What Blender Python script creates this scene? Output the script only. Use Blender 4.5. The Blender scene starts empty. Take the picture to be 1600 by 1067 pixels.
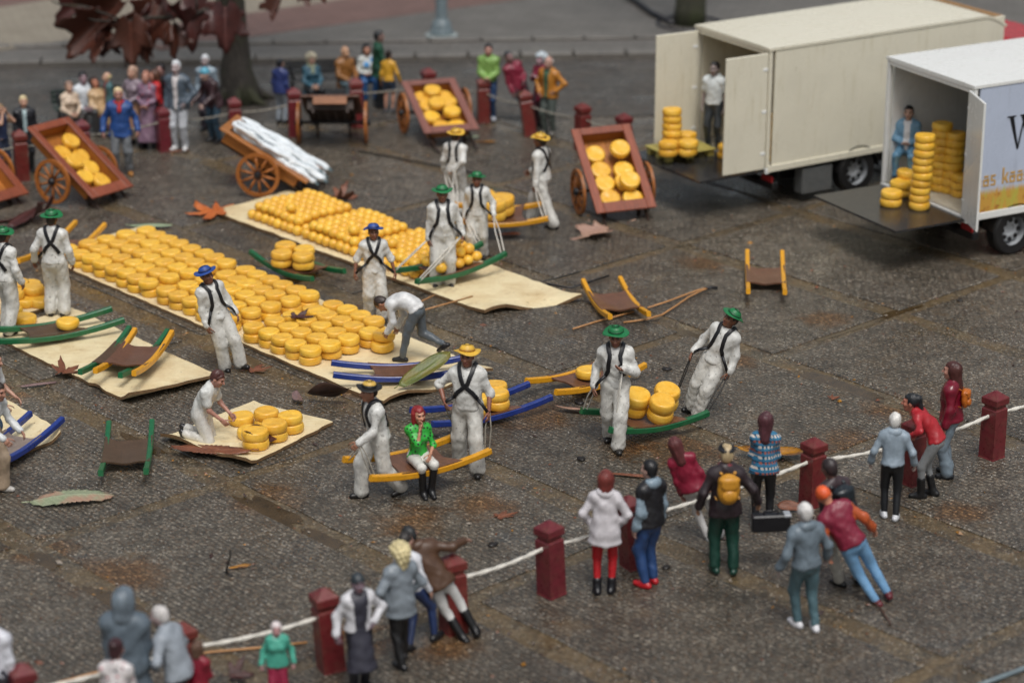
import bpy, math, random
import numpy as np
from mathutils import Matrix, Vector, noise as mnoise

random.seed(7); RNG = np.random.default_rng(7)
SC = bpy.context.scene
COL = SC.collection
rad = math.radians

# ------------------------------------------------------------------ camera, sky, sun, exposure
CAM_H, CAM_P, CAM_F = 14.2, rad(20.0), 3850.0      # height, downward pitch, focal length in 1600 px widths
cd = bpy.data.cameras.new('camera'); cam = bpy.data.objects.new('camera', cd); COL.objects.link(cam)
cam.location = (0, 0, CAM_H); cam.rotation_euler = (rad(90) - CAM_P, 0, 0)
cd.sensor_width = 36; cd.lens = 36 * CAM_F / 1600; cd.clip_end = 2000; cd.clip_start = 0.5
cd.dof.use_dof = True; cd.dof.focus_distance = 38.0; cd.dof.aperture_fstop = 0.385
SC.camera = cam

SUN_EL, SUN_AZ = rad(64), rad(168)                 # azimuth measured clockwise from +Y
w = bpy.data.worlds.new('World'); SC.world = w; w.use_nodes = True
wn = w.node_tree; wn.nodes.clear()
sky = wn.nodes.new('ShaderNodeTexSky'); sky.sky_type = 'NISHITA'; sky.sun_disc = False
sky.sun_elevation = SUN_EL; sky.sun_rotation = SUN_AZ
sky.air_density = 1.6; sky.dust_density = 6.0; sky.ozone_density = 1.0
hs = wn.nodes.new('ShaderNodeHueSaturation'); hs.inputs['Saturation'].default_value = 0.50
bg = wn.nodes.new('ShaderNodeBackground'); bg.inputs['Strength'].default_value = 0.075
wo = wn.nodes.new('ShaderNodeOutputWorld')
wn.links.new(sky.outputs[0], hs.inputs['Color']); wn.links.new(hs.outputs[0], bg.inputs['Color'])
wn.links.new(bg.outputs[0], wo.inputs['Surface'])
sd = bpy.data.lights.new('sun', 'SUN'); sd.energy = 1.3; sd.angle = rad(22); sd.color = (1.0, 0.995, 0.985)
sun = bpy.data.objects.new('sun', sd); COL.objects.link(sun)
sdir = Vector((math.sin(SUN_AZ) * math.cos(SUN_EL), math.cos(SUN_AZ) * math.cos(SUN_EL), math.sin(SUN_EL)))
sun.rotation_euler = sdir.to_track_quat('Z', 'Y').to_euler()
SC.view_settings.view_transform = 'Standard'; SC.view_settings.look = 'None'
SC.view_settings.exposure = 0.42; SC.view_settings.gamma = 1.0; SC.view_settings.use_curve_mapping = False

# ------------------------------------------------------------------ helpers
def G(px, py, z=0.0):
    """point at height z that stands where the photograph's pixel looks"""
    u = (px - 800) / CAM_F; v = (py - 533.5) / CAM_F
    d = np.array([u, math.cos(CAM_P) - v * math.sin(CAM_P), -math.sin(CAM_P) - v * math.cos(CAM_P)])
    t = (z - CAM_H) / d[2]
    return np.array([d[0] * t, d[1] * t, z])
def py_of(p):
    x, y, z = p[0], p[1], p[2] - CAM_H
    zc = y * math.cos(CAM_P) - z * math.sin(CAM_P); yc = -y * math.sin(CAM_P) - z * math.cos(CAM_P)
    return 533.5 + CAM_F * yc / zc
def height_to(px, py, z0, top):
    g = G(px, py, z0); lo, hi = 0.2, 4.0
    for _ in range(40):
        m = (lo + hi) / 2
        if py_of(g + np.array([0, 0, m])) > top: lo = m
        else: hi = m
    return lo
def at_depth(px, py, y):
    u = (px - 800) / CAM_F; v = (py - 533.5) / CAM_F
    d = np.array([u, math.cos(CAM_P) - v * math.sin(CAM_P), -math.sin(CAM_P) - v * math.cos(CAM_P)])
    return np.array([0, 0, CAM_H]) + d * (y / d[1])
AX = np.array([math.cos(rad(-48)), math.sin(rad(-48))]); BX = np.array([-AX[1], AX[0]])
def ST(s, t, z=0.0):
    """paving coordinates: s along the cheese rows, t across them"""
    p = np.array([0, 40.0]) + AX * s + BX * t
    return np.array([p[0], p[1], z])

def lin(h):
    h = h.lstrip('#'); o = []
    for i in (0, 2, 4):
        c = int(h[i:i + 2], 16) / 255
        o.append(c / 12.92 if c <= 0.04045 else ((c + 0.055) / 1.055) ** 2.4)
    return tuple(o) + (1,)

def rotm(yaw=0, pit=0, roll=0):
    cy, sy = math.cos(yaw), math.sin(yaw); cp, sp = math.cos(pit), math.sin(pit); cr, sr = math.cos(roll), math.sin(roll)
    return np.array([[cy, -sy, 0], [sy, cy, 0], [0, 0, 1]]) @ np.array([[1, 0, 0], [0, cp, -sp], [0, sp, cp]]) @ np.array([[cr, 0, sr], [0, 1, 0], [-sr, 0, cr]])
def axis_rot(axis, a):
    return np.array(Matrix.Rotation(a, 3, Vector(axis)))
def m4(R, p, s=1.0):
    M = Matrix.Identity(4)
    for i in range(3):
        for j in range(3): M[i][j] = float(R[i][j]) * (s if np.isscalar(s) else s[j])
        M[i][3] = float(p[i])
    return M
def unit(v):
    v = np.asarray(v, float); n = np.linalg.norm(v)
    return v / n if n > 1e-9 else v

class MB:
    """collects shapes for ONE mesh"""
    def __init__(s): s.v = []; s.f = []; s.m = []
    def add(s, vs, fs, mi=0):
        o = len(s.v); s.v.extend([tuple(map(float, p)) for p in vs]); s.f.extend([tuple(o + i for i in f) for f in fs]); s.m.extend([mi] * len(fs))
    def box(s, c, size, R=None, ch=0.0, mi=0):
        hx, hy, hz = [q / 2 for q in size]; c = np.asarray(c, float)
        R = np.eye(3) if R is None else R
        ch = min(ch, hx * .45, hy * .45, hz * .45)
        if ch <= 0:
            vs = [(x, y, z) for x in (-hx, hx) for y in (-hy, hy) for z in (-hz, hz)]
            fs = [(0, 1, 3, 2), (4, 6, 7, 5), (0, 4, 5, 1), (2, 3, 7, 6), (0, 2, 6, 4), (1, 5, 7, 3)]
        else:
            vs = []; ids = {}
            for sx in (-1, 1):
                for sy in (-1, 1):
                    for sz in (-1, 1):
                        for ax in range(3):
                            p = [sx * (hx - ch), sy * (hy - ch), sz * (hz - ch)]
                            p[ax] = (sx * hx, sy * hy, sz * hz)[ax]
                            ids[(sx, sy, sz, ax)] = len(vs); vs.append(p)
            fs = []
            def q(l, n):
                a, b, cc = [np.array(vs[i]) for i in l[:3]]
                if np.dot(np.cross(b - a, cc - b), n) < 0: l = l[::-1]
                fs.append(tuple(l))
            S = (-1, 1)
            for ax in range(3):
                o1, o2 = [i for i in range(3) if i != ax]
                for sg in S:
                    l = []
                    for a, b in ((-1, -1), (1, -1), (1, 1), (-1, 1)):
                        k = [0, 0, 0]; k[ax] = sg; k[o1] = a; k[o2] = b; l.append(ids[(*k, ax)])
                    n = np.zeros(3); n[ax] = sg; q(l, n)
                for a in S:
                    for b in S:
                        l = []; n = np.zeros(3); n[o1] = a; n[o2] = b
                        k = [0, 0, 0]; k[o1] = a; k[o2] = b
                        k[ax] = -1; l.append(ids[(*k, o1)]); k[ax] = 1; l.append(ids[(*k, o1)]); l.append(ids[(*k, o2)]); k[ax] = -1; l.append(ids[(*k, o2)])
                        q(l, n)
            for sx in S:
                for sy in S:
                    for sz in S: q([ids[(sx, sy, sz, i)] for i in range(3)], np.array([sx, sy, sz]))
        s.add([R @ np.array(p) + c for p in vs], fs, mi)
    def tube(s, path, r, n=8, mi=0, cap=True, flat=None, up=None):
        """swept tube; r is a number or one per point; flat=(w,h) sweeps a rounded rectangle"""
        path = [np.asarray(p, float) for p in path]; k = len(path)
        rs = [r] * k if np.isscalar(r) else list(r)
        vs = []; prev = None
        for i, p in enumerate(path):
            t = unit(path[min(i + 1, k - 1)] - path[max(i - 1, 0)])
            if up is not None: u0 = np.asarray(up[i] if isinstance(up, list) else up, float)
            elif prev is None: u0 = np.array([0, 0, 1.]) if abs(t[2]) < .9 else np.array([1., 0, 0])
            else: u0 = prev
            u = unit(u0 - t * np.dot(u0, t)); prev = u; wv = np.cross(t, u)
            for j in range(n):
                a = 2 * math.pi * (j + .5) / n; ca, sa = math.cos(a), math.sin(a)
                if flat:
                    pw = .35 if n >= 8 else 1
                    if n == 4: ca, sa = np.sign(ca), np.sign(sa)
                    else: ca = np.sign(ca) * abs(ca) ** pw; sa = np.sign(sa) * abs(sa) ** pw
                    vs.append(p + rs[i] * (wv * ca * flat[0] / 2 + u * sa * flat[1] / 2))
                else: vs.append(p + rs[i] * (wv * ca + u * sa))
        fs = [(i * n + j, i * n + (j + 1) % n, (i + 1) * n + (j + 1) % n, (i + 1) * n + j) for i in range(k - 1) for j in range(n)]
        if cap: fs += [tuple(range(n))[::-1], tuple((k - 1) * n + j for j in range(n))]
        s.add(vs, fs, mi)
    def lathe(s, prof, n=24, R=None, c=(0, 0, 0), mi=0, wob=None):
        R = np.eye(3) if R is None else R; c = np.asarray(c, float); vs = []; rows = []
        for (r, z) in prof:
            if r < 1e-6: rows.append([len(vs)]); vs.append(R @ np.array([0, 0, z]) + c)
            else:
                rows.append(list(range(len(vs), len(vs) + n)))
                for j in range(n):
                    a = 2 * math.pi * j / n; zz = z + (wob(r, a) if wob else 0)
                    vs.append(R @ np.array([r * math.cos(a), r * math.sin(a), zz]) + c)
        fs = []
        for a, b in zip(rows[:-1], rows[1:]):
            for j in range(n):
                j2 = (j + 1) % n
                if len(a) == 1 and len(b) == 1: continue
                if len(a) == 1: fs.append((a[0], b[j2], b[j])[::-1])
                elif len(b) == 1: fs.append((a[j], a[j2], b[0]))
                else: fs.append((a[j], a[j2], b[j2], b[j]))
        s.add(vs, fs, mi)
    def prism(s, poly, z0, z1, R=None, c=(0, 0, 0), mi=0):
        R = np.eye(3) if R is None else R; c = np.asarray(c, float); n = len(poly)
        vs = [R @ np.array([x, y, z0]) + c for x, y in poly] + [R @ np.array([x, y, z1]) + c for x, y in poly]
        fs = [tuple(range(n))[::-1], tuple(range(n, 2 * n))] + [(j, (j + 1) % n, n + (j + 1) % n, n + j) for j in range(n)]
        s.add(vs, fs, mi)
    def mesh(s, name, mats, smooth=False, sharp=None):
        me = bpy.data.meshes.new(name); me.from_pydata(s.v, [], s.f); me.update()
        for m in (mats if isinstance(mats, (list, tuple)) else [mats]): me.materials.append(m)
        if any(s.m): me.polygons.foreach_set('material_index', s.m)
        if smooth: me.polygons.foreach_set('use_smooth', [True] * len(me.polygons))
        if smooth and sharp: me.set_sharp_from_angle(angle=rad(sharp))
        return me
    def obj(s, name, mats, parent=None, smooth=False, sharp=None):
        return link(name, s.mesh(name, mats, smooth, sharp), parent)

def link(name, data, parent=None):
    o = bpy.data.objects.new(name, data); COL.objects.link(o)
    if parent is not None: o.parent = parent
    return o
def thing(name, label, cat, group=None, M=None):
    o = link(name, None); tag(o, label, cat, group)
    if M is not None: o.matrix_world = M
    o.empty_display_size = .1
    return o
def tag(o, label, cat, group=None):
    o['label'] = label; o['category'] = cat
    if group: o['group'] = group
    return o
def structure(o): o['kind'] = 'structure'; return o
def stuff(o): o['kind'] = 'stuff'; return o
def dup_tree(src, M, label=None, group=None):
    c = src.copy(); COL.objects.link(c); c.matrix_world = M
    if label: c['label'] = label
    if group: c['group'] = group
    def rec(a, b):
        for ch in a.children:
            d = ch.copy(); COL.objects.link(d); d.parent = b; d.matrix_parent_inverse = ch.matrix_parent_inverse.copy(); rec(ch, d)
    rec(src, c)
    return c
ORD = ['first', 'second', 'third', 'fourth', 'fifth', 'sixth', 'seventh', 'eighth', 'ninth', 'tenth', 'eleventh', 'twelfth']

# ------------------------------------------------------------------ materials
MATS = {}
class NT:
    def __init__(s, name):
        s.m = bpy.data.materials.new(name); s.m.use_nodes = True; s.t = s.m.node_tree; s.t.nodes.clear()
        s.out = s.n('ShaderNodeOutputMaterial'); s.b = s.n('ShaderNodeBsdfPrincipled'); s.l(s.b.outputs[0], s.out.inputs[0])
    def n(s, k, **kw):
        x = s.t.nodes.new(k)
        for a, b in kw.items():
            if a.startswith('i_'): x.inputs[a[2:].replace('_', ' ')].default_value = b
            else: setattr(x, a, b)
        return x
    def l(s, a, b): s.t.links.new(a, b)
    def coord(s, kind='Object'):
        if kind == 'World': return s.n('ShaderNodeNewGeometry').outputs['Position']
        return s.n('ShaderNodeTexCoord').outputs[kind]
    def noise(s, v, scale, detail=4, rough=.6, dist=0):
        x = s.n('ShaderNodeTexNoise', i_Scale=scale, i_Detail=detail, i_Roughness=rough, i_Distortion=dist); s.l(v, x.inputs['Vector']); return x.outputs['Fac']
    def ramp(s, f, stops):
        x = s.n('ShaderNodeValToRGB'); e = x.color_ramp.elements
        while len(e) < len(stops): e.new(.5)
        for i, (p, c) in enumerate(stops):
            e[i].position = p; e[i].color = c if not np.isscalar(c) else (c, c, c, 1)
        s.l(f, x.inputs[0]); return x.outputs['Color']
    def mix(s, f, a, b, mode='MIX'):
        x = s.n('ShaderNodeMix', data_type='RGBA', blend_type=mode)
        for sock, val in ((x.inputs[0], f), (x.inputs[6], a), (x.inputs[7], b)):
            if hasattr(val, 'is_linked'): s.l(val, sock)
            else: sock.default_value = val
        return x.outputs[2]
    def math(s, op, a, b=0.0, clamp=False):
        x = s.n('ShaderNodeMath', operation=op, use_clamp=clamp)
        for sock, val in ((x.inputs[0], a), (x.inputs[1], b)):
            if hasattr(val, 'is_linked'): s.l(val, sock)
            else: sock.default_value = val
        return x.outputs[0]
    def bump(s, h, strength=.3, dist=.01, normal=None):
        x = s.n('ShaderNodeBump', i_Strength=strength, i_Distance=dist); s.l(h, x.inputs['Height'])
        if normal is not None: s.l(normal, x.inputs['Normal'])
        return x.outputs['Normal']
    def set(s, **kw):
        for k, v in kw.items():
            sock = s.b.inputs[k.replace('_', ' ')]
            if hasattr(v, 'is_linked'): s.l(v, sock)
            else: sock.default_value = v
    def rotate(s, v, a, sc=(1, 1, 1)):
        x = s.n('ShaderNodeMapping'); x.inputs['Rotation'].default_value = (0, 0, a); x.inputs['Scale'].default_value = sc; s.l(v, x.inputs['Vector']); return x.outputs[0]

def mul(c, k): return (c[0] * k, c[1] * k, c[2] * k, 1)
def paint(hexc, rough=.45, dirt=.0, vary=.22, bump=.25, pattern=None, spec=.5, per_object=0.0, name=None):
    """hand-painted surface: uneven coat, brush relief, optional grime specks"""
    key = (hexc, rough, dirt, vary, bump, pattern, per_object)
    if key in MATS: return MATS[key]
    t = NT(name or 'paint_' + hexc.lstrip('#')); c = lin(hexc); v = t.coord()
    n1 = t.noise(v, 9, 5, .65); n2 = t.noise(v, 38, 3, .6)
    col = t.mix(t.ramp(n1, [(.3, 0.), (.7, 1.)]), mul(c, 1 - vary), mul(c, 1 + vary * .5))
    if pattern == 'dots':
        vo = t.n('ShaderNodeTexVoronoi', i_Scale=19, i_Randomness=.55); t.l(v, vo.inputs['Vector'])
        col = t.mix(t.ramp(vo.outputs['Distance'], [(.30, 1.), (.36, 0.)]), col, (.008, .01, .008, 1))
    if pattern == 'flowers':
        vo = t.n('ShaderNodeTexVoronoi', i_Scale=15, i_Randomness=.8); t.l(v, vo.inputs['Vector'])
        sep = t.n('ShaderNodeSeparateColor'); t.l(vo.outputs['Color'], sep.inputs[0])
        pc = t.mix(t.ramp(sep.outputs[0], [(.5, 0.), (.55, 1.)]), lin('a83040'), lin('2a3040'))
        col = t.mix(t.ramp(vo.outputs['Distance'], [(.24, 1.), (.36, 0.)]), col, pc)
    if pattern == 'knit':
        sx = t.n('ShaderNodeSeparateXYZ'); t.l(v, sx.inputs[0])
        row = t.math('FRACT', t.math('MULTIPLY', sx.outputs[2], 13.0)); cell = t.math('FRACT', t.math('MULTIPLY', t.math('ADD', sx.outputs[0], sx.outputs[1]), 16.0))
        band = t.math('FRACT', t.math('MULTIPLY', sx.outputs[2], 6.5))
        dot = t.math('MULTIPLY', t.math('GREATER_THAN', row, .5), t.math('GREATER_THAN', cell, .5))
        pc = t.mix(t.ramp(band, [(.48, 0.), (.52, 1.)]), lin('c8c0b8'), lin('a05848'))
        col = t.mix(dot, t.mix(t.math('GREATER_THAN', row, .78), col, lin('1a2030')), pc)
    if pattern == 'star':
        vo = t.n('ShaderNodeTexVoronoi', i_Scale=4.2); t.l(v, vo.inputs['Vector'])
        col = t.mix(t.ramp(vo.outputs['Distance'], [(.28, 1.), (.33, 0.)]), col, lin('3a86c0'))
    if dirt > 0:
        sp = t.noise(v, 26, 2, .5); st_ = t.noise(v, 6, 6, .75)
        col = t.mix(t.ramp(sp, [(.66 - .06 * dirt, 0.), (.72, min(1, .75 * dirt))]), col, lin('2c2620'))
        col = t.mix(t.ramp(st_, [(.46, 0.), (.80, min(1, .6 * dirt))]), col, mul(lin('7a6a55'), .9))
    if per_object > 0:
        oi = t.n('ShaderNodeObjectInfo')
        hsv = t.n('ShaderNodeHueSaturation'); t.l(col, hsv.inputs['Color'])
        t.l(t.math('ADD', 1 - per_object / 2, t.math('MULTIPLY', oi.outputs['Random'], per_object)), hsv.inputs['Value'])
        t.l(t.math('ADD', .5 - .012, t.math('MULTIPLY', oi.outputs['Random'], .02)), hsv.inputs['Hue'])
        col = hsv.outputs[0]
    t.set(Base_Color=col, Roughness=t.math('ADD', rough - .12, t.math('MULTIPLY', n1, .24)), Normal=t.bump(t.math('ADD', n1, t.math('MULTIPLY', n2, .4)), bump, .012))
    t.b.inputs['Specular IOR Level'].default_value = spec
    MATS[key] = t.m
    return t.m
STAINS = [(*G(px, py)[:2], r) for px, py, r in ((1075, 700, 1.3), (985, 700, .8), (640, 815, .9), (1320, 690, .9), (835, 650, 1.0), (560, 1000, .9), (700, 1010, .8), (760, 790, .8), (1400, 640, .9), (420, 780, .9), (180, 900, 1.1), (60, 860, .9), (1150, 560, .8), (1290, 500, .8), (1100, 410, .9), (1500, 800, .7), (560, 610, .7), (30, 610, .9))]
def mat_cobble(name, dark, light, ochre, ochre_amt, wet, brick=True, base_rough=.34, stains=False):
    """wet stamped miniature paving: aggregate speckle, stamped rows of setts, damp sediment, worn film of water"""
    t = NT(name); P = t.coord('World')
    R = t.rotate(P, rad(48))
    big = t.noise(P, .55, 5, .62); mid = t.noise(P, 2.2, 5, .65, .4); fine = t.noise(P, 26, 4, .7)
    vo = t.n('ShaderNodeTexVoronoi', i_Scale=30.0); t.l(P, vo.inputs['Vector'])
    vo2 = t.n('ShaderNodeTexVoronoi', i_Scale=40.0); t.l(P, vo2.inputs['Vector'])
    sc = t.n('ShaderNodeSeparateColor'); t.l(vo.outputs['Color'], sc.inputs[0])
    sc2 = t.n('ShaderNodeSeparateColor'); t.l(vo2.outputs['Color'], sc2.inputs[0])
    col = t.mix(t.ramp(mid, [(.28, 0.), (.72, 1.)]), dark, light)
    # aggregate grains
    g = t.ramp(sc.outputs[0], [(0, .45), (.4, .8), (.75, 1.12), (.9, 1.65), (1, 2.7)])
    col = t.mix(1.0, col, g, 'MULTIPLY')
    chip = t.ramp(sc2.outputs[1], [(.93, 0.), (.95, 1.)])
    col = t.mix(t.math('MULTIPLY', chip, t.ramp(vo2.outputs['Distance'], [(.3, 1.), (.55, 0.)])), col, (.46, .43, .38, 1))
    rust = t.ramp(sc2.outputs[2], [(.86, 0.), (.9, .7)])
    col = t.mix(rust, col, (.11, .062, .03, 1))
    oi = t.n('ShaderNodeObjectInfo'); col = t.mix(1.0, col, t.ramp(oi.outputs['Random'], [(0, .84), (1, 1.14)]), 'MULTIPLY')
    height = t.math('MULTIPLY', fine, .40)
    if brick:
        br = t.n('ShaderNodeTexBrick', offset=.5, squash=1.0)
        br.inputs['Scale'].default_value = 1.0; br.inputs['Brick Width'].default_value = .17; br.inputs['Row Height'].default_value = .088
        br.inputs['Mortar Size'].default_value = .02; br.inputs['Mortar Smooth'].default_value = .6; br.inputs['Color1'].default_value = (1, 1, 1, 1); br.inputs['Color2'].default_value = (.8, .8, .8, 1); br.inputs['Mortar'].default_value = (0, 0, 0, 1)
        wv = t.n('ShaderNodeVectorMath', operation='ADD')
        wn_ = t.n('ShaderNodeTexNoise', i_Scale=5.0, i_Detail=3); t.l(R, wn_.inputs['Vector'])
        ws = t.n('ShaderNodeVectorMath', operation='SCALE'); t.l(wn_.outputs['Color'], ws.inputs[0]); ws.inputs['Scale'].default_value = .08
        t.l(R, wv.inputs[0]); t.l(ws.outputs[0], wv.inputs[1]); t.l(wv.outputs[0], br.inputs['Vector'])
        vis = t.ramp(t.noise(P, .35, 3, .5), [(.34, .22), (.60, 1.)])
        m = t.math('MULTIPLY', br.outputs['Fac'], vis)
        col = t.mix(t.math('MULTIPLY', m, .60), col, mul(dark, .35))
        height = t.math('SUBTRACT', height, t.math('MULTIPLY', m, .9))
    # damp ochre sediment and dark algae stains with shapes of their own
    oc = t.ramp(t.math('ADD', t.math('MULTIPLY', big, .6), t.math('MULTIPLY', mid, .4)), [(.56 - ochre_amt, 0.), (.66 - ochre_amt * .5, 1.)])
    col = t.mix(t.math('MULTIPLY', oc, .5), col, t.mix(fine, ochre, mul(ochre, .4)))
    dk = t.ramp(t.noise(P, .9, 6, .7, .8), [(.55, 0.), (.72, .6)])
    col = t.mix(dk, col, mul(dark, .45))
    # puddled sediment left in known places on the square
    for (bx_, by_, br_) in STAINS if stains else ():
        d = t.n('ShaderNodeVectorMath', operation='DISTANCE'); t.l(P, d.inputs[0]); d.inputs[1].default_value = (bx_, by_, 0)
        k = t.math('ADD', t.math('DIVIDE', d.outputs['Value'], br_), t.math('MULTIPLY', mid, 1.5))
        k = t.ramp(t.math('MULTIPLY', k, .5), [(.50, 1.), (.72, 0.)])
        col = t.mix(t.math('MULTIPLY', k, .85), col, t.mix(1.0, col, (1.15, .70, .34, 1), 'MULTIPLY'))
    wf = t.noise(P, .8, 4, .6, .3)
    rough = t.ramp(wf, [(.36, base_rough + .28), (.60, base_rough - .02), (.72 - wet * .1, max(.06, base_rough - .24))])
    film = t.ramp(wf, [(.55, 1.), (.74 - wet * .08, .25)])
    t.set(Base_Color=col, Roughness=rough)
    x = t.n('ShaderNodeBump', i_Distance=.030); t.l(t.math('MULTIPLY', film, .60), x.inputs['Strength']); t.l(t.math('ADD', height, t.math('MULTIPLY', vo.outputs['Distance'], -.22)), x.inputs['Height'])
    t.l(x.outputs[0], t.b.inputs['Normal']); t.b.inputs['Specular IOR Level'].default_value = .5
    return t.m
M_SLAB = mat_cobble('wet_setts', (.060, .052, .041, 1), (.138, .119, .093, 1), (.14, .084, .032, 1), -.02, 1.1, base_rough=.22, stains=True)
M_GUTTER = mat_cobble('ochre_gutter', (.052, .042, .028, 1), (.118, .094, .062, 1), (.18, .115, .042, 1), .12, 1.3, brick=False, base_rough=.24)
M_ROAD = mat_cobble('damp_road', (.058, .052, .044, 1), (.112, .101, .086, 1), (.06, .045, .03, 1), -.05, .8, brick=True, base_rough=.30)

def mat_brick_path(name, c1, c2, w=.5, h=.24, ang=0.0, rough=.5):
    t = NT(name); P = t.rotate(t.coord('World'), ang)
    br = t.n('ShaderNodeTexBrick', offset=.5)
    for k, v in (('Scale', 1.0), ('Brick Width', w), ('Row Height', h), ('Mortar Size', .02), ('Color1', c1), ('Color2', c2), ('Mortar', mul(c1, .5))): br.inputs[k].default_value = v
    t.l(P, br.inputs['Vector'])
    n = t.noise(P, 1.2, 5, .65); n2 = t.noise(P, 9, 4, .7)
    col = t.mix(t.ramp(n, [(.35, 0.), (.7, .6)]), br.outputs['Color'], mul(c1, .55)); col = t.mix(t.math('MULTIPLY', n2, .35), col, mul(c2, 1.3))
    t.set(Base_Color=col, Roughness=t.math('ADD', rough - .15, t.math('MULTIPLY', n, .3)), Normal=t.bump(t.math('SUBTRACT', n2, br.outputs['Fac']), .4, .03))
    return t.m
M_PAVE = mat_brick_path('grey_paving', (.112, .103, .091, 1), (.146, .135, .120, 1), ang=.2)
M_BEIGE = mat_brick_path('beige_path', (.24, .205, .155, 1), (.27, .235, .18, 1), ang=-.3)
M_REDBR = mat_brick_path('red_brick_path', (.14, .078, .064, 1), (.17, .096, .078, 1), ang=-.3)
M_KERB = mat_brick_path('kerb_stone', (.115, .105, .095, 1), (.14, .13, .115, 1), w=2.0, h=3.0, ang=.07)

def mat_wood(name, c, axis=1, rough=.42, scale=1.0, wear=.3, per=.12):
    t = NT(name); v = t.coord(); s = [14.0 * scale] * 3; s[axis] = 1.3 * scale
    mp = t.n('ShaderNodeMapping'); mp.inputs['Scale'].default_value = s; t.l(v, mp.inputs['Vector'])
    g = t.noise(mp.outputs[0], 2.2, 6, .65, 1.2); n = t.noise(v, 3.2, 5, .7)
    col = t.mix(t.ramp(g, [(.3, 0.), (.7, 1.)]), mul(c, .55), mul(c, 1.2)); col = t.mix(t.ramp(n, [(.5, 0.), (.8, wear)]), col, mul(c, .35))
    oi = t.n('ShaderNodeObjectInfo'); h = t.n('ShaderNodeHueSaturation'); t.l(col, h.inputs['Color']); t.l(t.math('ADD', 1 - per, t.math('MULTIPLY', oi.outputs['Random'], 2 * per)), h.inputs['Value'])
    t.set(Base_Color=h.outputs[0], Roughness=t.math('ADD', rough - .1, t.math('MULTIPLY', n, .25)), Normal=t.bump(g, .3, .01))
    return t.m
M_CARTWOOD = mat_wood('red_brown_cart_wood', lin('8a4a34'), 1, .34)
M_CARTPALE = mat_wood('orange_cart_wood', lin('a8692c'), 1, .4)
M_WHEELWOOD = mat_wood('orange_wheel_wood', lin('a0602a'), 0, .4)
M_DARKWOOD = mat_wood('dark_cart_wood', lin('33231a'), 1, .5)
M_PANEL = mat_wood('brown_stretcher_panel', lin('6e4a36'), 0, .30)
M_PANELD = mat_wood('dark_stretcher_panel', lin('54402e'), 0, .38)
M_YELLOW = paint('d99a1c', .32, .35, .16); M_GREEN = paint('15603a', .32, .3, .2); M_BLUE = paint('1c3580', .3, .3, .2)
M_BOLL = paint('6c2427', .30, .6, .3, per_object=.16)
M_BLACK = paint('15151a', .42); M_ROPE = paint('d6d2c8', .7, .25); M_ROPED = paint('2a2826', .6); M_ROPEOLD = paint('8a857a', .7, .5)
M_STEEL = paint('6c7a80', .4, .2); M_TAN = paint('b08050', .5, .2); M_GOLD = M_YELLOW

def mat_cheese(name, c, c2):
    t = NT(name); v = t.coord(); oi = t.n('ShaderNodeObjectInfo')
    n = t.noise(v, 7, 4, .6); n2 = t.noise(v, 40, 3, .6)
    off = t.n('ShaderNodeVectorMath', operation='ADD'); t.l(v, off.inputs[0]); cmb = t.n('ShaderNodeCombineXYZ'); r9 = t.math('MULTIPLY', oi.outputs['Random'], 37.); t.l(r9, cmb.inputs[0]); t.l(r9, cmb.inputs[1]); t.l(cmb.outputs[0], off.inputs[1])
    st = t.noise(off.outputs[0], 5, 5, .7)
    col = t.mix(t.ramp(n, [(.3, 0.), (.7, 1.)]), c, c2)
    col = t.mix(t.ramp(st, [(.60, 0.), (.82, .4)]), col, mul(c, .45))
    sp = t.noise(off.outputs[0], 30, 2, .5); col = t.mix(t.ramp(sp, [(.70, 0.), (.76, .6)]), col, (.05, .03, .012, 1))
    h = t.n('ShaderNodeHueSaturation'); t.l(col, h.inputs['Color']); t.l(t.math('ADD', .92, t.math('MULTIPLY', oi.outputs['Random'], .13)), h.inputs['Value']); t.l(t.math('ADD', .496, t.math('MULTIPLY', oi.outputs['Random'], .008)), h.inputs['Hue'])
    t.set(Base_Color=h.outputs[0], Roughness=t.math('ADD', .20, t.math('MULTIPLY', st, .24)), Normal=t.bump(t.math('ADD', n, t.math('MULTIPLY', n2, .3)), .10, .015))
    t.b.inputs['Specular IOR Level'].default_value = .45
    return t.m
M_CHEESE = mat_cheese('yellow_cheese_paint', lin('e0a62c'), lin('ecbe50'))

def mat_board():
    t = NT('cream_painted_board'); v = t.coord(); n = t.noise(v, 1.4, 6, .7, .4); g = t.n('ShaderNodeMapping'); g.inputs['Scale'].default_value = (1.2, 14, 6); t.l(v, g.inputs['Vector'])
    gr = t.noise(g.outputs[0], 2.0, 5, .65); sp = t.noise(v, 17, 3, .6); ru = t.noise(v, 2.6, 6, .75)
    col = t.mix(t.ramp(gr, [(.3, 0.), (.75, 1.)]), lin('d9c79c'), lin('e6d9b6'))
    col = t.mix(t.ramp(n, [(.44, 0.), (.72, .6)]), col, lin('b3925e')); col = t.mix(t.ramp(ru, [(.58, 0.), (.76, .7)]), col, lin('855c34')); col = t.mix(t.ramp(sp, [(.67, 0.), (.73, .7)]), col, lin('443526'))
    t.set(Base_Color=col, Roughness=t.math('ADD', .38, t.math('MULTIPLY', n, .25)), Normal=t.bump(t.math('ADD', gr, t.math('MULTIPLY', ru, 2.0)), .4, .02)); return t.m
M_BOARD = mat_board(); M_BOARDEDGE = mat_wood('raw_plywood_edge', lin('7d6245'), 0)

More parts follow.
